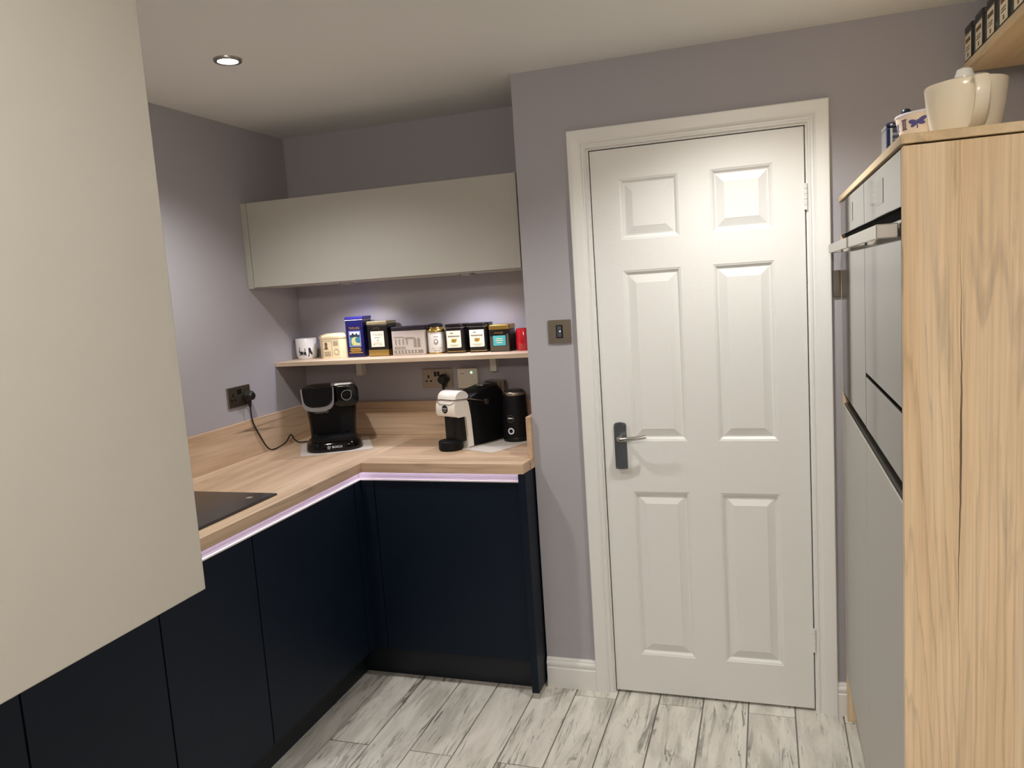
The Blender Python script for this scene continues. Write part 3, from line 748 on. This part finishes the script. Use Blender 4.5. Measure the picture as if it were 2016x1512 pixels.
# tall blue tin
x0, x1, y0, y1 = -1.228, -1.140, 0.358, 0.440
t = thing('blue_tin', ((x0+x1)/2, (y0+y1)/2, Z), 'tall deep blue tin with a landscape picture, the tallest on the shelf', 'tin')
MB().box((x0, y0, Z), (x1, y1, Z+0.166)).build('body', 'tin_blue', t, bevel=0.003)
MB().box((x0-0.001, y0-0.001, Z+0.1662), (x1+0.001, y1+0.001, Z+0.1682)).build('lid_band', 'white_line', t)
MB().box((x0-0.0015, y0-0.0015, Z+0.1684), (x1+0.0015, y1+0.0015, Z+0.182)).build('lid', 'tin_blue_lid', t, bevel=0.003)
fm = frontal((x0+x1)/2, y0-0.0004, Z+0.083)
slab2d([rect2(-0.030, -0.036, 0.030, 0.036)], fm, 0.0006).build('picture_border', 'lilac_pic', t)
slab2d([rect2(-0.0245, -0.030, 0.0245, 0.031)], fm, 0.0008).build('picture', 'teal_pic', t)
slab2d([rect2(-0.0245, 0.016, 0.0245, 0.031)], fm, 0.0010).build('picture_sky', 'sky_pic', t)
slab2d([[(-0.0245, 0.008), (0.0245, 0.008), (0.0245, 0.022), (0.018, 0.015), (0.010, 0.027), (0.002, 0.017), (-0.010, 0.027), (-0.019, 0.016), (-0.0245, 0.021)]], fm, 0.0012).build('picture_hills', 'hill_pic', t)
slab2d([[(-0.012, -0.030), (0.0245, -0.030), (0.0245, -0.020), (0.008, -0.018), (0.0, -0.008), (0.004, 0.004), (0.014, 0.008), (-0.004, 0.008), (-0.016, 0.0), (-0.019, -0.014)]], fm, 0.0012).build('picture_fields', 'field_pic', t)
lettering('TAYLORS', 0.0155, 'gold_ink', t, frontal((x0+x1)/2, y0-0.0008, Z+0.130), width=0.054)
slab2d([rect2(-0.026, -0.047, 0.026, -0.040), rect2(-0.030, -0.053, 0.030, -0.0485), rect2(-0.024, -0.058, 0.024, -0.0545), rect2(-0.034, -0.065, 0.034, -0.060)], fm, 0.0006).build('print', 'gold_ink', t)

# black and gold tin with cream label
x0, x1, y0, y1 = -1.122, -1.024, 0.362, 0.452
t = thing('black_gold_tin', ((x0+x1)/2, (y0+y1)/2, Z), 'black tin with gold lid and cream label right of the blue tin', 'tin')
MB().box((x0, y0, Z), (x1, y1, Z+0.140)).build('body', 'tin_black', t, bevel=0.003)
MB().box((x0-0.002, y0-0.002, Z+0.1402), (x1+0.002, y1+0.002, Z+0.156)).build('lid', mat('champagne_metal', 'cfc398', 0.28, 0.85), t, bevel=0.004, seg=3)
MB().box((x0-0.0006, y0-0.0006, Z+0.002), (x1+0.0006, y1+0.0006, Z+0.030)).build('gold_band', 'gold', t, bevel=0.002)
fm = frontal((x0+x1)/2, y0-0.0004, Z+0.077)
slab2d([rect2(-0.0335, -0.036, 0.0335, 0.036)], fm, 0.0005).build('label_border', 'sepia', t)
lb = slab2d([rect2(-0.032, -0.0345, 0.032, 0.0345)], fm, 0.0008).build('label', 'label_cream', t)
lettering('ITALIAN', 0.013, 'ink_soft', lb, frontal((x0+x1)/2, y0-0.0014, Z+0.096), width=0.050)
slab2d([[(-0.016, 0.003), (-0.006, 0.006), (0.004, 0.003), (0.014, 0.008), (0.014, 0.010), (0.004, 0.006), (-0.006, 0.009), (-0.016, 0.006)], rect2(-0.004, -0.008, 0.005, -0.004), rect2(-0.020, -0.0165, 0.018, -0.0155), rect2(-0.022, -0.022, 0.020, -0.021), rect2(-0.022, -0.027, -0.016, -0.024), rect2(0.012, -0.027, 0.018, -0.024)], fm, 0.0012).build('print', 'ink_soft', lb)
scr = MB(); scr.m = frontal((x0+x1)/2-0.002, y0-0.001, Z+0.125)
scr.tube([(-0.016, -0.006, 0), (-0.013, 0.006, 0), (-0.009, -0.002, 0), (-0.005, 0.005, 0), (-0.003, -0.003, 0), (0.001, 0.007, 0), (0.003, -0.003, 0), (0.006, 0.007, 0), (0.009, -0.006, 0), (0.016, 0.004, 0)], 0.0007, 5).build('script_print', 'gold_ink', t)

# pale silver rectangular tin
x0, x1, y0, y1 = -1.006, -0.850, 0.366, 0.452
t = thing('silver_tin', ((x0+x1)/2, (y0+y1)/2, Z), 'wide pale silver tin with dark lid and engraved street scene', 'tin')
MB().box((x0, y0, Z), (x1, y1, Z+0.108)).build('body', 'tin_silver', t, bevel=0.003)
MB().box((x0-0.0015, y0-0.0015, Z+0.1082), (x1+0.0015, y1+0.0015, Z+0.126)).build('lid', 'tin_dark', t, bevel=0.004, seg=3)
fm = frontal((x0+x1)/2, y0-0.0004, Z+0.052)
pol = [rect2(-0.070, -0.044, 0.070, -0.030), rect2(-0.068, 0.026, -0.020, 0.030), rect2(-0.016, 0.020, 0.030, 0.026)]
for k in range(6): pol.append(rect2(-0.066+0.009*k, -0.026, -0.061+0.009*k, -0.014))
for k in range(4): pol.append(rect2(-0.062+0.018*k, -0.006, -0.057+0.018*k, 0.020))
for xx in (0.034, 0.052): pol.append([(xx-0.006, -0.018), (xx+0.006, -0.018), (xx+0.006, 0.016), (xx, 0.024), (xx-0.006, 0.016)])
slab2d(pol, fm, 0.0006).build('engraved_print', 'ink_soft', t)
slab2d([rect2(-0.055+0.016*k, -0.042, -0.051+0.016*k, -0.032) for k in range(7)], fm, 0.0009).build('engraved_light', 'label_white', t)

# round tin with black dome lid
cx, cy = -0.8075, 0.405; r = 0.0385
t = thing('round_tin', (cx, cy, Z), 'round white-labelled tin with gold shoulder and black domed lid', 'tin')
MB().lathe([(0, 0), (r-0.002, 0), (r, 0.003), (r, 0.092), (r-0.001, 0.094), (0, 0.094)], (cx, cy, Z), 40, cap=(False, False)).build('body', 'label_white', t, smooth=True)
MB().lathe([(r+0.0004, 0.0), (r+0.001, 0.003), (r+0.0004, 0.006)], (cx, cy, Z), 40, cap=(False, False)).build('base_rim', 'gold', t, smooth=True)
MB().lathe([(0.0, 0.0942), (r+0.001, 0.0942), (r+0.0015, 0.100), (r-0.002, 0.108), (r-0.008, 0.113), (r-0.009, 0.117), (0.0, 0.117)], (cx, cy, Z), 40, cap=(False, False)).build('shoulder', 'gold', t, smooth=True)
MB().lathe([(0.0, 0.1172), (r-0.006, 0.1172), (r-0.006, 0.124), (r-0.012, 0.130), (0.0, 0.133)], (cx, cy, Z), 40, cap=(False, False)).build('lid', 'tin_dark', t, smooth=True)
d0 = math.atan2(-2.73-cy, 0.57-cx)
pol = [[(p[0]-0.004, p[1]+0.052) for p in el(0, 0, 0.010, 0.013)], rect2(-0.024, 0.022, 0.018, 0.026), rect2(-0.014, 0.012, 0.012, 0.016), rect2(-0.012, 0.073, 0.006, 0.077)]
pol += [el(-0.026+0.006*k, 0.089, 0.002, 0.002, 6) for k in range(9)]
wrap(pol, (cx, cy, Z), lambda z: r, d0, 0.0006, 3).build('print', 'ink_soft', t)

# two matching black tins
def black_tin(x0, x1, label):
    y0, y1 = 0.362, 0.362+(x1-x0)-0.004
    t = thing('black_tea_tin', ((x0+x1)/2, (y0+y1)/2, Z), label, 'tin', group='matching black tins with cream labels')
    MB().prism(rrect(x0, x1, y0, y1, 0.022, 5), 'z', Z, Z+0.110).build('body', 'tin_black', t, smooth=True)
    MB().prism(rrect(x0-0.0015, x1+0.0015, y0-0.0015, y1+0.0015, 0.023, 5), 'z', Z+0.1102, Z+0.1255).build('lid', 'tin_black', t, bevel=0.003, smooth=True)
    MB().prism(rrect(x0-0.0022, x1+0.0022, y0-0.0022, y1+0.0022, 0.024, 5), 'z', Z+0.1085, Z+0.1115).build('lid_rim', 'chrome', t)
    MB().prism(rrect(x0-0.0006, x1+0.0006, y0-0.0006, y1+0.0006, 0.0225, 5), 'z', Z+0.006, Z+0.009).build('gold_line', 'gold', t)
    fm = frontal((x0+x1)/2-0.003, y0-0.0006, Z+0.060)
    lb = slab2d([[(-0.033, -0.036), (0.029, -0.036), (0.033, -0.032), (0.033, 0.037), (-0.033, 0.037)]], fm, 0.0008).build('label', 'label_cream', t)
    slab2d([rect2(-0.016, 0.024, -0.002, 0.029), rect2(-0.027, 0.010, 0.027, 0.016), rect2(-0.020, -0.026, 0.020, -0.024), rect2(-0.012, -0.031, 0.012, -0.0295)], fm, 0.0012).build('print', 'ink_soft', lb)
    slab2d([[(-0.011, -0.012), (0.003, -0.015), (0.012, -0.008), (0.013, 0.002), (0.004, 0.0), (-0.004, 0.003), (-0.012, -0.002)]], fm, 0.0012).build('emblem_print', 'gold_ink', lb)
black_tin(-0.752, -0.658, 'black tin with cream label and dark lid, left one of the matching pair')
black_tin(-0.645, -0.553, 'black tin with cream label and dark lid, right one of the matching pair')

# gold lid tin with teal label
x0, x1, y0, y1 = -0.543, -0.452, 0.350, 0.436
t = thing('teal_label_tin', ((x0+x1)/2, (y0+y1)/2, Z), 'square dark tin with gold lid and teal label beside the red cup', 'tin')
MB().prism(rrect(x0, x1, y0, y1, 0.008, 4), 'z', Z, Z+0.092).build('body', 'tin_black', t)
MB().prism(rrect(x0-0.0015, x1+0.0015, y0-0.0015, y1+0.0015, 0.009, 4), 'z', Z+0.0922, Z+0.114).build('lid', 'gold', t, bevel=0.005, seg=3)
fm = frontal((x0+x1)/2, y0-0.0004, Z+0.046)
slab2d([rect2(-0.041, -0.043, 0.041, -0.022), rect2(-0.041, -0.022, -0.030, 0.020), rect2(0.031, -0.022, 0.041, 0.028)], fm, 0.0005).build('mottled_print', 'moss_ink', t)
lb = slab2d([rect2(-0.028, -0.020, 0.028, 0.022)], fm, 0.0008).build('label', 'teal', t)
slab2d([rect2(-0.015, 0.008, 0.015, 0.011), rect2(-0.017, 0.0, 0.017, 0.003), rect2(-0.012, -0.009, 0.012, -0.006)], fm, 0.0011).build('print', 'tin_cream', lb)
lettering('TAYLORS', 0.0085, 'gold_ink', t, frontal((x0+x1)/2-0.002, y0-0.0008, Z+0.079), width=0.040)

cx, cy = -0.402, 0.392
t = thing('red_cup', (cx, cy, Z), 'small glossy red cup at the right end of the shelf', 'cup')
MB().lathe([(0, 0), (0.034, 0), (0.0355, 0.003), (0.0345, 0.050), (0.0325, 0.086), (0.031, 0.090), (0.0295, 0.088), (0.031, 0.040), (0.031, 0.006), (0, 0.004)], (cx, cy, Z), 36, cap=(False, False)).build('body', 'red', t, smooth=True)
MB().lathe([(0.0310, 0.0895), (0.0305, 0.0915), (0.0295, 0.0895)], (cx, cy, Z), 36, cap=(False, False)).build('rim', 'red', t, smooth=True)

# ================================================================== WALL ELECTRICS
def socket(origin, right, label, dark=False):
    """double socket; origin = centre on the wall, right = direction along the wall"""
    n = Vector(right).normalized().cross(Vector((0, 0, 1)))     # out of the wall
    t = thing('double_socket', Vector(origin), label, 'socket', group='double wall sockets')
    fm = frame_at(origin, right, (0, 0, 1))
    def part(poly, z0, z1, name, material, parent, bev=0.0):
        b = MB(); b.m = fm; b.prism(poly, 'z', z0, z1); return b.build(name, material, parent, bevel=bev, seg=2)
    fp = part(rrect(-0.0725, 0.0725, -0.0425, 0.0425, 0.003, 3), 0.0005, 0.008, 'face_plate', 'steel', t, 0.0015)
    for sx in (-0.0415, 0.0415):
        part(rect2(sx-0.004, 0.001, sx+0.004, 0.014), 0.008, 0.0084, 'pin_hole', 'black', fp)
        part(rect2(sx-0.016, -0.016, sx-0.006, -0.009), 0.008, 0.0084, 'pin_hole', 'black', fp)
        part(rect2(sx+0.006, -0.016, sx+0.016, -0.009), 0.008, 0.0084, 'pin_hole', 'black', fp)
    for sx in (-0.0075, 0.0075):
        part(rect2(sx-0.0055, 0.008, sx+0.0055, 0.030), 0.008, 0.0105, 'rocker_switch', 'black', fp, 0.001)
    for sx in (-0.065, 0.065):
        part(el(sx, 0, 0.003, 0.003, 10), 0.008, 0.0086, 'screw', 'chrome', fp)
    return fm
def plug(fm, ox, label, path):
    o = fm @ Vector((ox, -0.004, 0.0105))
    t = thing('plug', o, label, 'plug')
    b = MB(); b.m = fm @ Matrix.Translation((ox, -0.004, 0.0090))
    prof2 = [(-0.012, -0.022), (0.012, -0.022), (0.024, -0.008), (0.024, 0.004), (0.010, 0.022), (-0.010, 0.022), (-0.024, 0.004), (-0.024, -0.008)]
    b.loft([[(x, y, 0.0) for x, y in prof2], [(x, y, 0.012) for x, y in prof2], [(x*0.82, y*0.82, 0.030) for x, y in prof2], [(x*0.6, y*0.6, 0.036) for x, y in prof2]])
    b.build('plug_body', 'rubber', t, bevel=0.002)
    g_ = MB(); g_.m = fm @ Matrix.Translation((ox, -0.004, 0.009))
    g_.tube([(0, -0.018, 0.014), (0, -0.030, 0.014), (0, -0.048, 0.014)], [0.0085, 0.007, 0.0055], 10)
    g_.build('cord_grip', 'rubber', t, smooth=True)
    start = fm @ Vector((ox, -0.050, 0.023))
    MB().tube(smooth_path([tuple(start)] + path), 0.0032, 8).build('cord', 'rubber', t, smooth=True)
def smooth_path(pts, n=6):
    P = [Vector(p) for p in pts]; out = []
    for i in range(len(P)-1):
        p0 = P[max(i-1, 0)]; p1 = P[i]; p2 = P[i+1]; p3 = P[min(i+2, len(P)-1)]
        for k in range(n):
            t = k/n
            out.append(0.5*((2*p1)+(-p0+p2)*t+(2*p0-5*p1+4*p2-p3)*t*t+(-p0+3*p1-3*p2+p3)*t**3))
    out.append(P[-1]); return out

fmL = socket((XL, -0.045, 1.169), (0, 1, 0), 'steel double socket on the left wall above the worktop')
plug(fmL, 0.0415, 'black plug and cord running to the black coffee machine', [(-1.503, 0.000, 1.055), (-1.500, 0.035, 0.985), (-1.497, 0.075, 0.925), (-1.490, 0.110, 0.9100), (-1.486, 0.190, 0.922), (-1.485, 0.235, 0.950), (-1.478, 0.250, 0.925), (-1.462, 0.262, 0.9100), (-1.42, 0.285, 0.9100), (-1.365, 0.288, 0.916)])
fmB = socket((-0.844, YB, 1.161), (1, 0, 0), 'steel double socket on the alcove wall under the shelf')
plug(fmB, 0.0345, 'black plug and cord hanging behind the white coffee machine', [(-0.810, 0.438, 1.06), (-0.806, 0.435, 1.00), (-0.790, 0.430, 0.95), (-0.765, 0.428, 0.918), (-0.735, 0.425, 0.9100), (-0.660, 0.415, 0.9100)])

t = thing('control_box', (-0.690, YB, 1.158), 'white square plastic controller with green light beside the socket', 'controller')
fm = frame_at((-0.690, YB, 1.158), (1, 0, 0), (0, 0, 1))
b = MB(); b.m = fm; b.prism(rrect(-0.0475, 0.0475, -0.0435, 0.0435, 0.004, 3), 'z', 0.0005, 0.026); b.build('case', 'white_plastic', t, bevel=0.003)
b = MB(); b.m = fm; b.prism(el(0.020, 0.026, 0.0045, 0.0045), 'z', 0.026, 0.0268); b.build('light', 'green_led', t)
b = MB(); b.m = fm; b.prism(rect2(-0.032, 0.020, -0.014, 0.023), 'z', 0.026, 0.0263); b.build('print', 'ink_soft', t)
for dx, dz in ((0.014, -0.006), (0.026, -0.006), (0.014, -0.016), (0.026, -0.016), (0.020, -0.028)):
    b = MB(); b.m = fm; b.prism(el(dx, dz, 0.0028, 0.0028, 10), 'z', 0.026, 0.0268); b.build('button', 'white_plastic', t)

t = thing('light_switch', (-0.1425, 0, 1.3725), 'brushed steel single light switch with blue light left of the door', 'switch')
fm = frame_at((-0.1425, 0, 1.3725), (1, 0, 0), (0, 0, 1))
def fpart(poly, a, c, name, mt, par, bev=0.0):
    b = MB(); b.m = fm; b.prism(poly, 'z', a, c); return b.build(name, mt, par, bevel=bev)
fp = fpart(rrect(-0.043, 0.043, -0.0425, 0.0425, 0.003, 3), 0.0005, 0.006, 'face_plate', 'steel', t, 0.0012)
fr = fpart(rect2(-0.0125, -0.024, 0.0125, 0.024), 0.006, 0.0075, 'insert', 'black', fp, 0.0006)
fpart(rect2(-0.008, -0.020, 0.008, 0.020), 0.0075, 0.0095, 'rocker', 'plate_grey', fp, 0.001)
fpart(el(0.003, 0.001, 0.0022, 0.0022, 10), 0.0095, 0.0100, 'light', 'blue_led', fp)

t = thing('wall_plate', (0.82, 0, 1.485), 'dark metal wall plate squeezed between door frame and oven unit', 'switch')
fm = frame_at((0.8205, 0, 1.485), (1, 0, 0), (0, 0, 1))
fp = fpart(rrect(-0.043, 0.043, -0.043, 0.043, 0.003, 3), 0.0005, 0.007, 'face_plate', 'rail_dark', t, 0.0012)
fpart(rect2(-0.020, -0.016, 0.020, 0.016), 0.007, 0.010, 'rocker', 'black', fp, 0.001)

for o in list(COL.objects):
    if o.name.split('.')[0] in ('print', 'engraved_print', 'engraved_light', 'mottled_print', 'column_print'): o['kind'] = 'stuff'

# ================================================================== COFFEE MACHINES
ZC = ZW+0.0004
for (px, py, rz, w, d, lb) in ((-1.225, 0.185, math.radians(32), 0.30, 0.30, 'pale grey mat under the black coffee machine'), (-0.51, 0.235, math.radians(-25), 0.235, 0.27, 'pale grey mat under the white coffee machine')):
    o = MB().prism(rrect(-w/2, w/2, -d/2, d/2, 0.012, 4), 'z', 0.0, 0.002).build('counter_mat', 'mat_grey', None)
    o.location = (px, py, ZC); o.rotation_euler = (0, 0, rz); tag(o, lb, 'mat')
ZC += 0.0024

# ---- black pod machine (local: front = -y)
rz = math.radians(30)
t = thing('coffee_machine', (-1.225, 0.175, ZC), 'black pod coffee machine with chrome-edged brew head in the corner', 'coffee machine', rz=rz)
def L(): return MB()
def sect(x0, x1, y0, y1, r, z): return [(x, y, z) for x, y in rrect(x0, x1, y0, y1, r, 5)]
base = L().loft([sect(-0.116, 0.116, -0.118, 0.10, 0.075, 0), sect(-0.118, 0.118, -0.12, 0.10, 0.075, 0.006), sect(-0.114, 0.114, -0.116, 0.10, 0.075, 0.030), sect(-0.106, 0.106, -0.108, 0.10, 0.07, 0.038)]).build('base', 'black_gloss', t, smooth=True, world=False)
L().loft([sect(-0.092, 0.092, -0.105, -0.005, 0.045, 0.038), sect(-0.096, 0.096, -0.108, 0.0, 0.048, 0.046), sect(-0.094, 0.094, -0.106, 0.0, 0.048, 0.058), sect(-0.084, 0.084, -0.095, 0.0, 0.045, 0.060)]).build('cup_stand', 'black_matt', t, smooth=True, world=False)
L().loft([sect(-0.098, 0.098, 0.0, 0.11, 0.04, 0.036), sect(-0.100, 0.100, -0.002, 0.112, 0.04, 0.10), sect(-0.108, 0.108, -0.004, 0.115, 0.045, 0.19), sect(-0.110, 0.110, -0.01, 0.118, 0.05, 0.260), sect(-0.100, 0.100, 0.0, 0.11, 0.05, 0.270)]).build('body', 'black_gloss', t, smooth=True, world=False)
L().box((-0.088, -0.006, 0.062), (0.088, 0.004, 0.185)).build('cup_recess_panel', 'black_matt', t, world=False)
# brew head on the left: bucket shaped
def bucket(hw, top, bot, cxx, n=10):
    pts = [(cxx-hw, top), (cxx-hw*0.98, (top+bot)/2+0.01)]
    for k in range(n+1):
        a = math.pi + math.pi*k/n
        pts.append((cxx+hw*0.97*math.copysign(abs(math.cos(a))**0.7, math.cos(a)), bot+0.045+0.045*(-abs(math.sin(a))**0.8)))
    pts += [(cxx+hw*0.98, (top+bot)/2+0.01), (cxx+hw, top)]
    return pts
hd = L().prism(bucket(0.064, 0.268, 0.176, -0.050), 'y', -0.074, 0.02).build('brew_head', 'black_gloss', t, bevel=0.004, world=False)
out = bucket(0.068, 0.270, 0.170, -0.050); inn = bucket(0.0625, 0.270, 0.187, -0.050)
cm = MB(); n = len(out)
vs = [(x, -0.080, z) for x, z in out] + [(x, -0.080, z) for x, z in inn] + [(x, -0.066, z) for x, z in out] + [(x, -0.066, z) for x, z in inn]
fs = []
for i in range(n-1):
    fs += [[i, i+1, n+i+1, n+i], [2*n+i, 3*n+i, 3*n+i+1, 2*n+i+1], [i, 2*n+i, 2*n+i+1, i+1], [n+i, n+i+1, 3*n+i+1, 3*n+i]]
fs += [[0, n, 3*n, 2*n], [n-1, 3*n-1, 4*n-1, 2*n-1]]
cm.add(vs, fs).build('chrome_trim', 'chrome', hd, world=False)
fb = [(x*0.98-0.001, z) for x, z in bucket(0.062, 0.272, 0.188, -0.050)]
L().prism(fb, 'y', -0.084, -0.073).build('flap', 'black_gloss', hd, bevel=0.004, world=False)
# control side on the right
L().loft([[(x, y, z) for x, z in rrect(0.010, 0.119, 0.176, 0.270, 0.030, 6)] for y in (-0.030, 0.04)]).build('control_head', 'black_gloss', t, bevel=0.004, smooth=True, world=False)
dial = MB(); cxd, czd = 0.068, 0.224
def drop(r):
    p = []
    for k in range(24):
        a = 2*math.pi*k/24
        x, z = r*math.cos(a), r*math.sin(a)
        if x > 0 and z > 0: s_ = 1.0/max(abs(math.cos(a)), abs(math.sin(a))); s_ = min(s_, 1.25); x, z = x*s_, z*s_
        p.append((cxd+x, czd+z))
    return p
oo, ii = drop(0.0225), drop(0.0195); n = 24
dial.add([(x, -0.0318, z) for x, z in oo] + [(x, -0.0318, z) for x, z in ii] + [(x, -0.0295, z) for x, z in oo] + [(x, -0.0295, z) for x, z in ii],
         [[i, (i+1) % n, n+(i+1) % n, n+i] for i in range(n)] + [[i, 2*n+i, 2*n+(i+1) % n, (i+1) % n] for i in range(n)] + [[n+i, n+(i+1) % n, 3*n+(i+1) % n, 3*n+i] for i in range(n)])
dial.build('button_ring', 'chrome', t, world=False)
L().loft([sect(0.004, 0.106, -0.02, 0.09, 0.02, 0.268), sect(0.008, 0.100, -0.014, 0.085, 0.02, 0.276)]).build('tank_lid', 'satin', t, smooth=True, world=False)
MT = XF[t.name]
lettering('TASSIMO', 0.015, 'satin', t, MT @ frame_at((-0.045, -0.0062, 0.157), (1, 0, 0), (0, 0, 1)), width=0.062)
L().box((-0.080, -0.0045, 0.146), (-0.010, 0.0, 0.170)).build('badge_panel', 'black_gloss', t, world=False)
lettering('BOSCH', 0.014, 'white_line', base, MT @ frame_at((0.012, -0.1195, 0.020), (1, 0, 0), (0, 0.12, 1)), width=0.040)
rg = MB(); rg.m = frame_at((-0.022, -0.1195, 0.020), (1, 0, 0), (0, 0.12, 1))
rg.loft([[(r*math.cos(2*math.pi*k/18), r*math.sin(2*math.pi*k/18), zz) for k in range(18)] for r, zz in ((0.0065, 0), (0.0065, 0.0006), (0.0052, 0.0006), (0.0052, 0))], cap=(False, False))
rg.prism(rect2(-0.0006, -0.004, 0.0006, 0.004), 'z', 0, 0.0006)
rg.build('logo_ring', 'white_line', base, world=False)

# ---- white and black capsule machine (local: front = -y, right side faces the room)
rz = math.radians(-25)
t = thing('coffee_machine', (-0.598, 0.270, ZC), 'white and black capsule coffee machine standing beside the milk frother', 'coffee machine', rz=rz)
W = 0.056
# side profile in (y, z); front is -y
bodyp = [(-0.070, 0.0), (0.135, 0.0), (0.142, 0.05), (0.140, 0.15), (0.120, 0.205), (0.090, 0.232), (0.065, 0.237), (-0.02, 0.222), (-0.075, 0.205), (-0.08, 0.13), (-0.072, 0.12)]
bm_ = MB()
def profile_body(poly, w, edge):
    ax = sum(p[0] for p in poly)/len(poly); az = sum(p[1] for p in poly)/len(poly)
    rings = []
    for x, k in ((-w, edge), (-w+0.006, 0.0), (w-0.006, 0.0), (w, edge)):
        rings.append([(x, a+(ax-a)*k, b+(az-b)*k) for a, b in poly])
    return MB().loft(rings)
profile_body(bodyp, W-0.003, 0.05).build('body', 'black_matt', t, world=False, smooth=True)
# white inverted-L shell: brew head + front column
shell = [(-0.100, 0.0), (-0.072, 0.0), (-0.079, 0.13), (-0.088, 0.188), (-0.094, 0.196), (-0.150, 0.200), (-0.162, 0.196), (-0.168, 0.180), (-0.169, 0.150), (-0.162, 0.136), (-0.150, 0.131), (-0.112, 0.131), (-0.106, 0.126)]
profile_body(shell, W, 0.03).build('front_shell', 'white_shell', t, world=False, smooth=True)
cap_ = [(-0.160, 0.2045), (-0.086, 0.2005)] + [(-0.120+0.040*math.cos(math.radians(a)), 0.206+0.031*math.sin(math.radians(a))) for a in range(10, 180, 17)]
profile_body(cap_, W-0.003, 0.10).build('lever_cap', 'white_shell', t, world=False, smooth=True)
lev = MB()
for s in (-1, 1):
    lev.tube([(s*(W+0.002), -0.165, 0.2025), (s*(W+0.003), -0.085, 0.2005), (s*(W+0.003), 0.010, 0.176)], 0.0032, 8)
lev.tube([(-(W+0.002), -0.165, 0.2025), (-0.03, -0.180, 0.203), (0.03, -0.180, 0.203), ((W+0.002), -0.165, 0.2025)], 0.0032, 8)
lv_ = lev.build('lever', 'chrome', t, world=False, smooth=True)
for s in (-1, 1):
    pv = MB(); pv.m = Matrix.Translation((s*(W-0.002), 0.012, 0.174)) @ Matrix.Rotation(math.pi/2, 4, 'Y')
    pv.lathe([(0.0, -0.008), (0.012, -0.008), (0.012, 0.008), (0.0, 0.008)], (0, 0, 0), 20, cap=(False, False)).build('pivot', 'steel', lv_, world=False)
L().loft([sect(-0.046, 0.046, -0.150, -0.082, 0.030, z) for z in (0.030, 0.129)]).build('brew_recess', 'black', t, world=False, smooth=True)
L().lathe([(0.0, 0.0), (0.047, 0.0), (0.050, 0.003), (0.050, 0.033), (0.047, 0.036), (0.0, 0.036)], (0, -0.150, 0), 36, cap=(False, False)).build('drip_tray', 'black_matt', t, smooth=True, world=False)
L().loft([sect(-0.020, 0.020, 0.03, 0.085, 0.006, z) for z in (0.2345, 0.240)]).build('top_buttons', 'satin', t, world=False)
L().loft([sect(-0.050, 0.050, 0.100, 0.160, 0.02, z) for z in (0.10, 0.20, 0.246)]).build('water_tank', 'smoke', t, world=False, smooth=True)
MT = XF[t.name]
bd = MB(); bd.m = frame_at((0, -0.1690, 0.166), (1, 0, 0), (0, 0.0, 1)); bd.prism(el(0, 0, 0.0165, 0.0165, 24), 'z', -0.001, 0.0012)
bdo = bd.build('badge', 'black', t, world=False)
lettering('LAVAZZA', 0.008, 'white_line', bdo, MT @ frame_at((0, -0.1704, 0.168), (1, 0, 0), (0, 0, 1)), width=0.027)
bd = MB(); bd.m = frame_at((0, -0.1702, 0.159), (1, 0, 0), (0, 0, 1)); bd.prism(rect2(-0.008, -0.001, 0.008, 0.001), 'z', 0, 0.0004); bd.build('print', 'white_line', bdo, world=False)

# ---- milk frother
cx, cy = -0.438, 0.318
t = thing('milk_frother', (cx, cy, ZC), 'tall black milk frother jug with steel lid beside the capsule machine', 'milk frother')
MB().lathe([(0, 0), (0.054, 0), (0.056, 0.004), (0.056, 0.014), (0.0545, 0.018)], (cx, cy, ZC), 40, cap=(False, True)).build('base', 'black', t, smooth=True)
MB().lathe([(0.0, 0.0185), (0.0545, 0.0185), (0.053, 0.10), (0.048, 0.185), (0.0475, 0.192), (0.0, 0.192)], (cx, cy, ZC), 40, cap=(False, False)).build('body', 'black_matt', t, smooth=True)
lid = MB().lathe([(0.0, 0.1925), (0.0475, 0.1925), (0.0485, 0.195), (0.0485, 0.203), (0.046, 0.206), (0.0, 0.206)], (cx, cy, ZC), 40, cap=(False, False)).build('lid', 'steel', t, smooth=True)
MB().lathe([(0.0, 0.206), (0.041, 0.206), (0.041, 0.211), (0.036, 0.214), (0.0, 0.214)], (cx, cy, ZC), 36, cap=(False, False)).build('lid_cap', 'smoke', lid, smooth=True)
d0 = math.atan2(-2.73-cy, 0.57-cx) - 0.42
def ring_wrap(x, z, ro, ri, n=20):
    return [[(x+ro*math.cos(2*math.pi*k/n), z+ro*math.sin(2*math.pi*k/n)), (x+ro*math.cos(2*math.pi*(k+1)/n), z+ro*math.sin(2*math.pi*(k+1)/n)), (x+ri*math.cos(2*math.pi*(k+1)/n), z+ri*math.sin(2*math.pi*(k+1)/n)), (x+ri*math.cos(2*math.pi*k/n), z+ri*math.sin(2*math.pi*k/n))] for k in range(n)]
fr_ = lambda z: 0.0545-0.0015*(z-0.0185)/0.0815 if z < 0.10 else 0.053-0.005*(z-0.10)/0.085
wrap(ring_wrap(0, 0.046, 0.0135, 0.0085), (cx, cy, ZC), fr_, d0, 0.0016, 1).build('button_ring', 'white_line', t)
wrap(ring_wrap(0, 0.098, 0.0150, 0.0143) + [rect2(-0.0125, 0.097, 0.0125, 0.101), rect2(-0.008, 0.101, 0.006, 0.103)], (cx, cy, ZC), fr_, d0, 0.0012, 2).build('logo_print', 'satin', t)
MB().tube(smooth_path([(cx+0.050, cy+0.03, ZC+0.012), (cx+0.085, cy+0.045, ZC+0.012), (-0.325, 0.425, ZC+0.03), (-0.318, 0.43, ZC+0.07), (-0.345, 0.432, ZC+0.088), (-0.37, 0.43, ZC+0.07)]), 0.003, 8).build('cord', 'rubber', t, smooth=True)
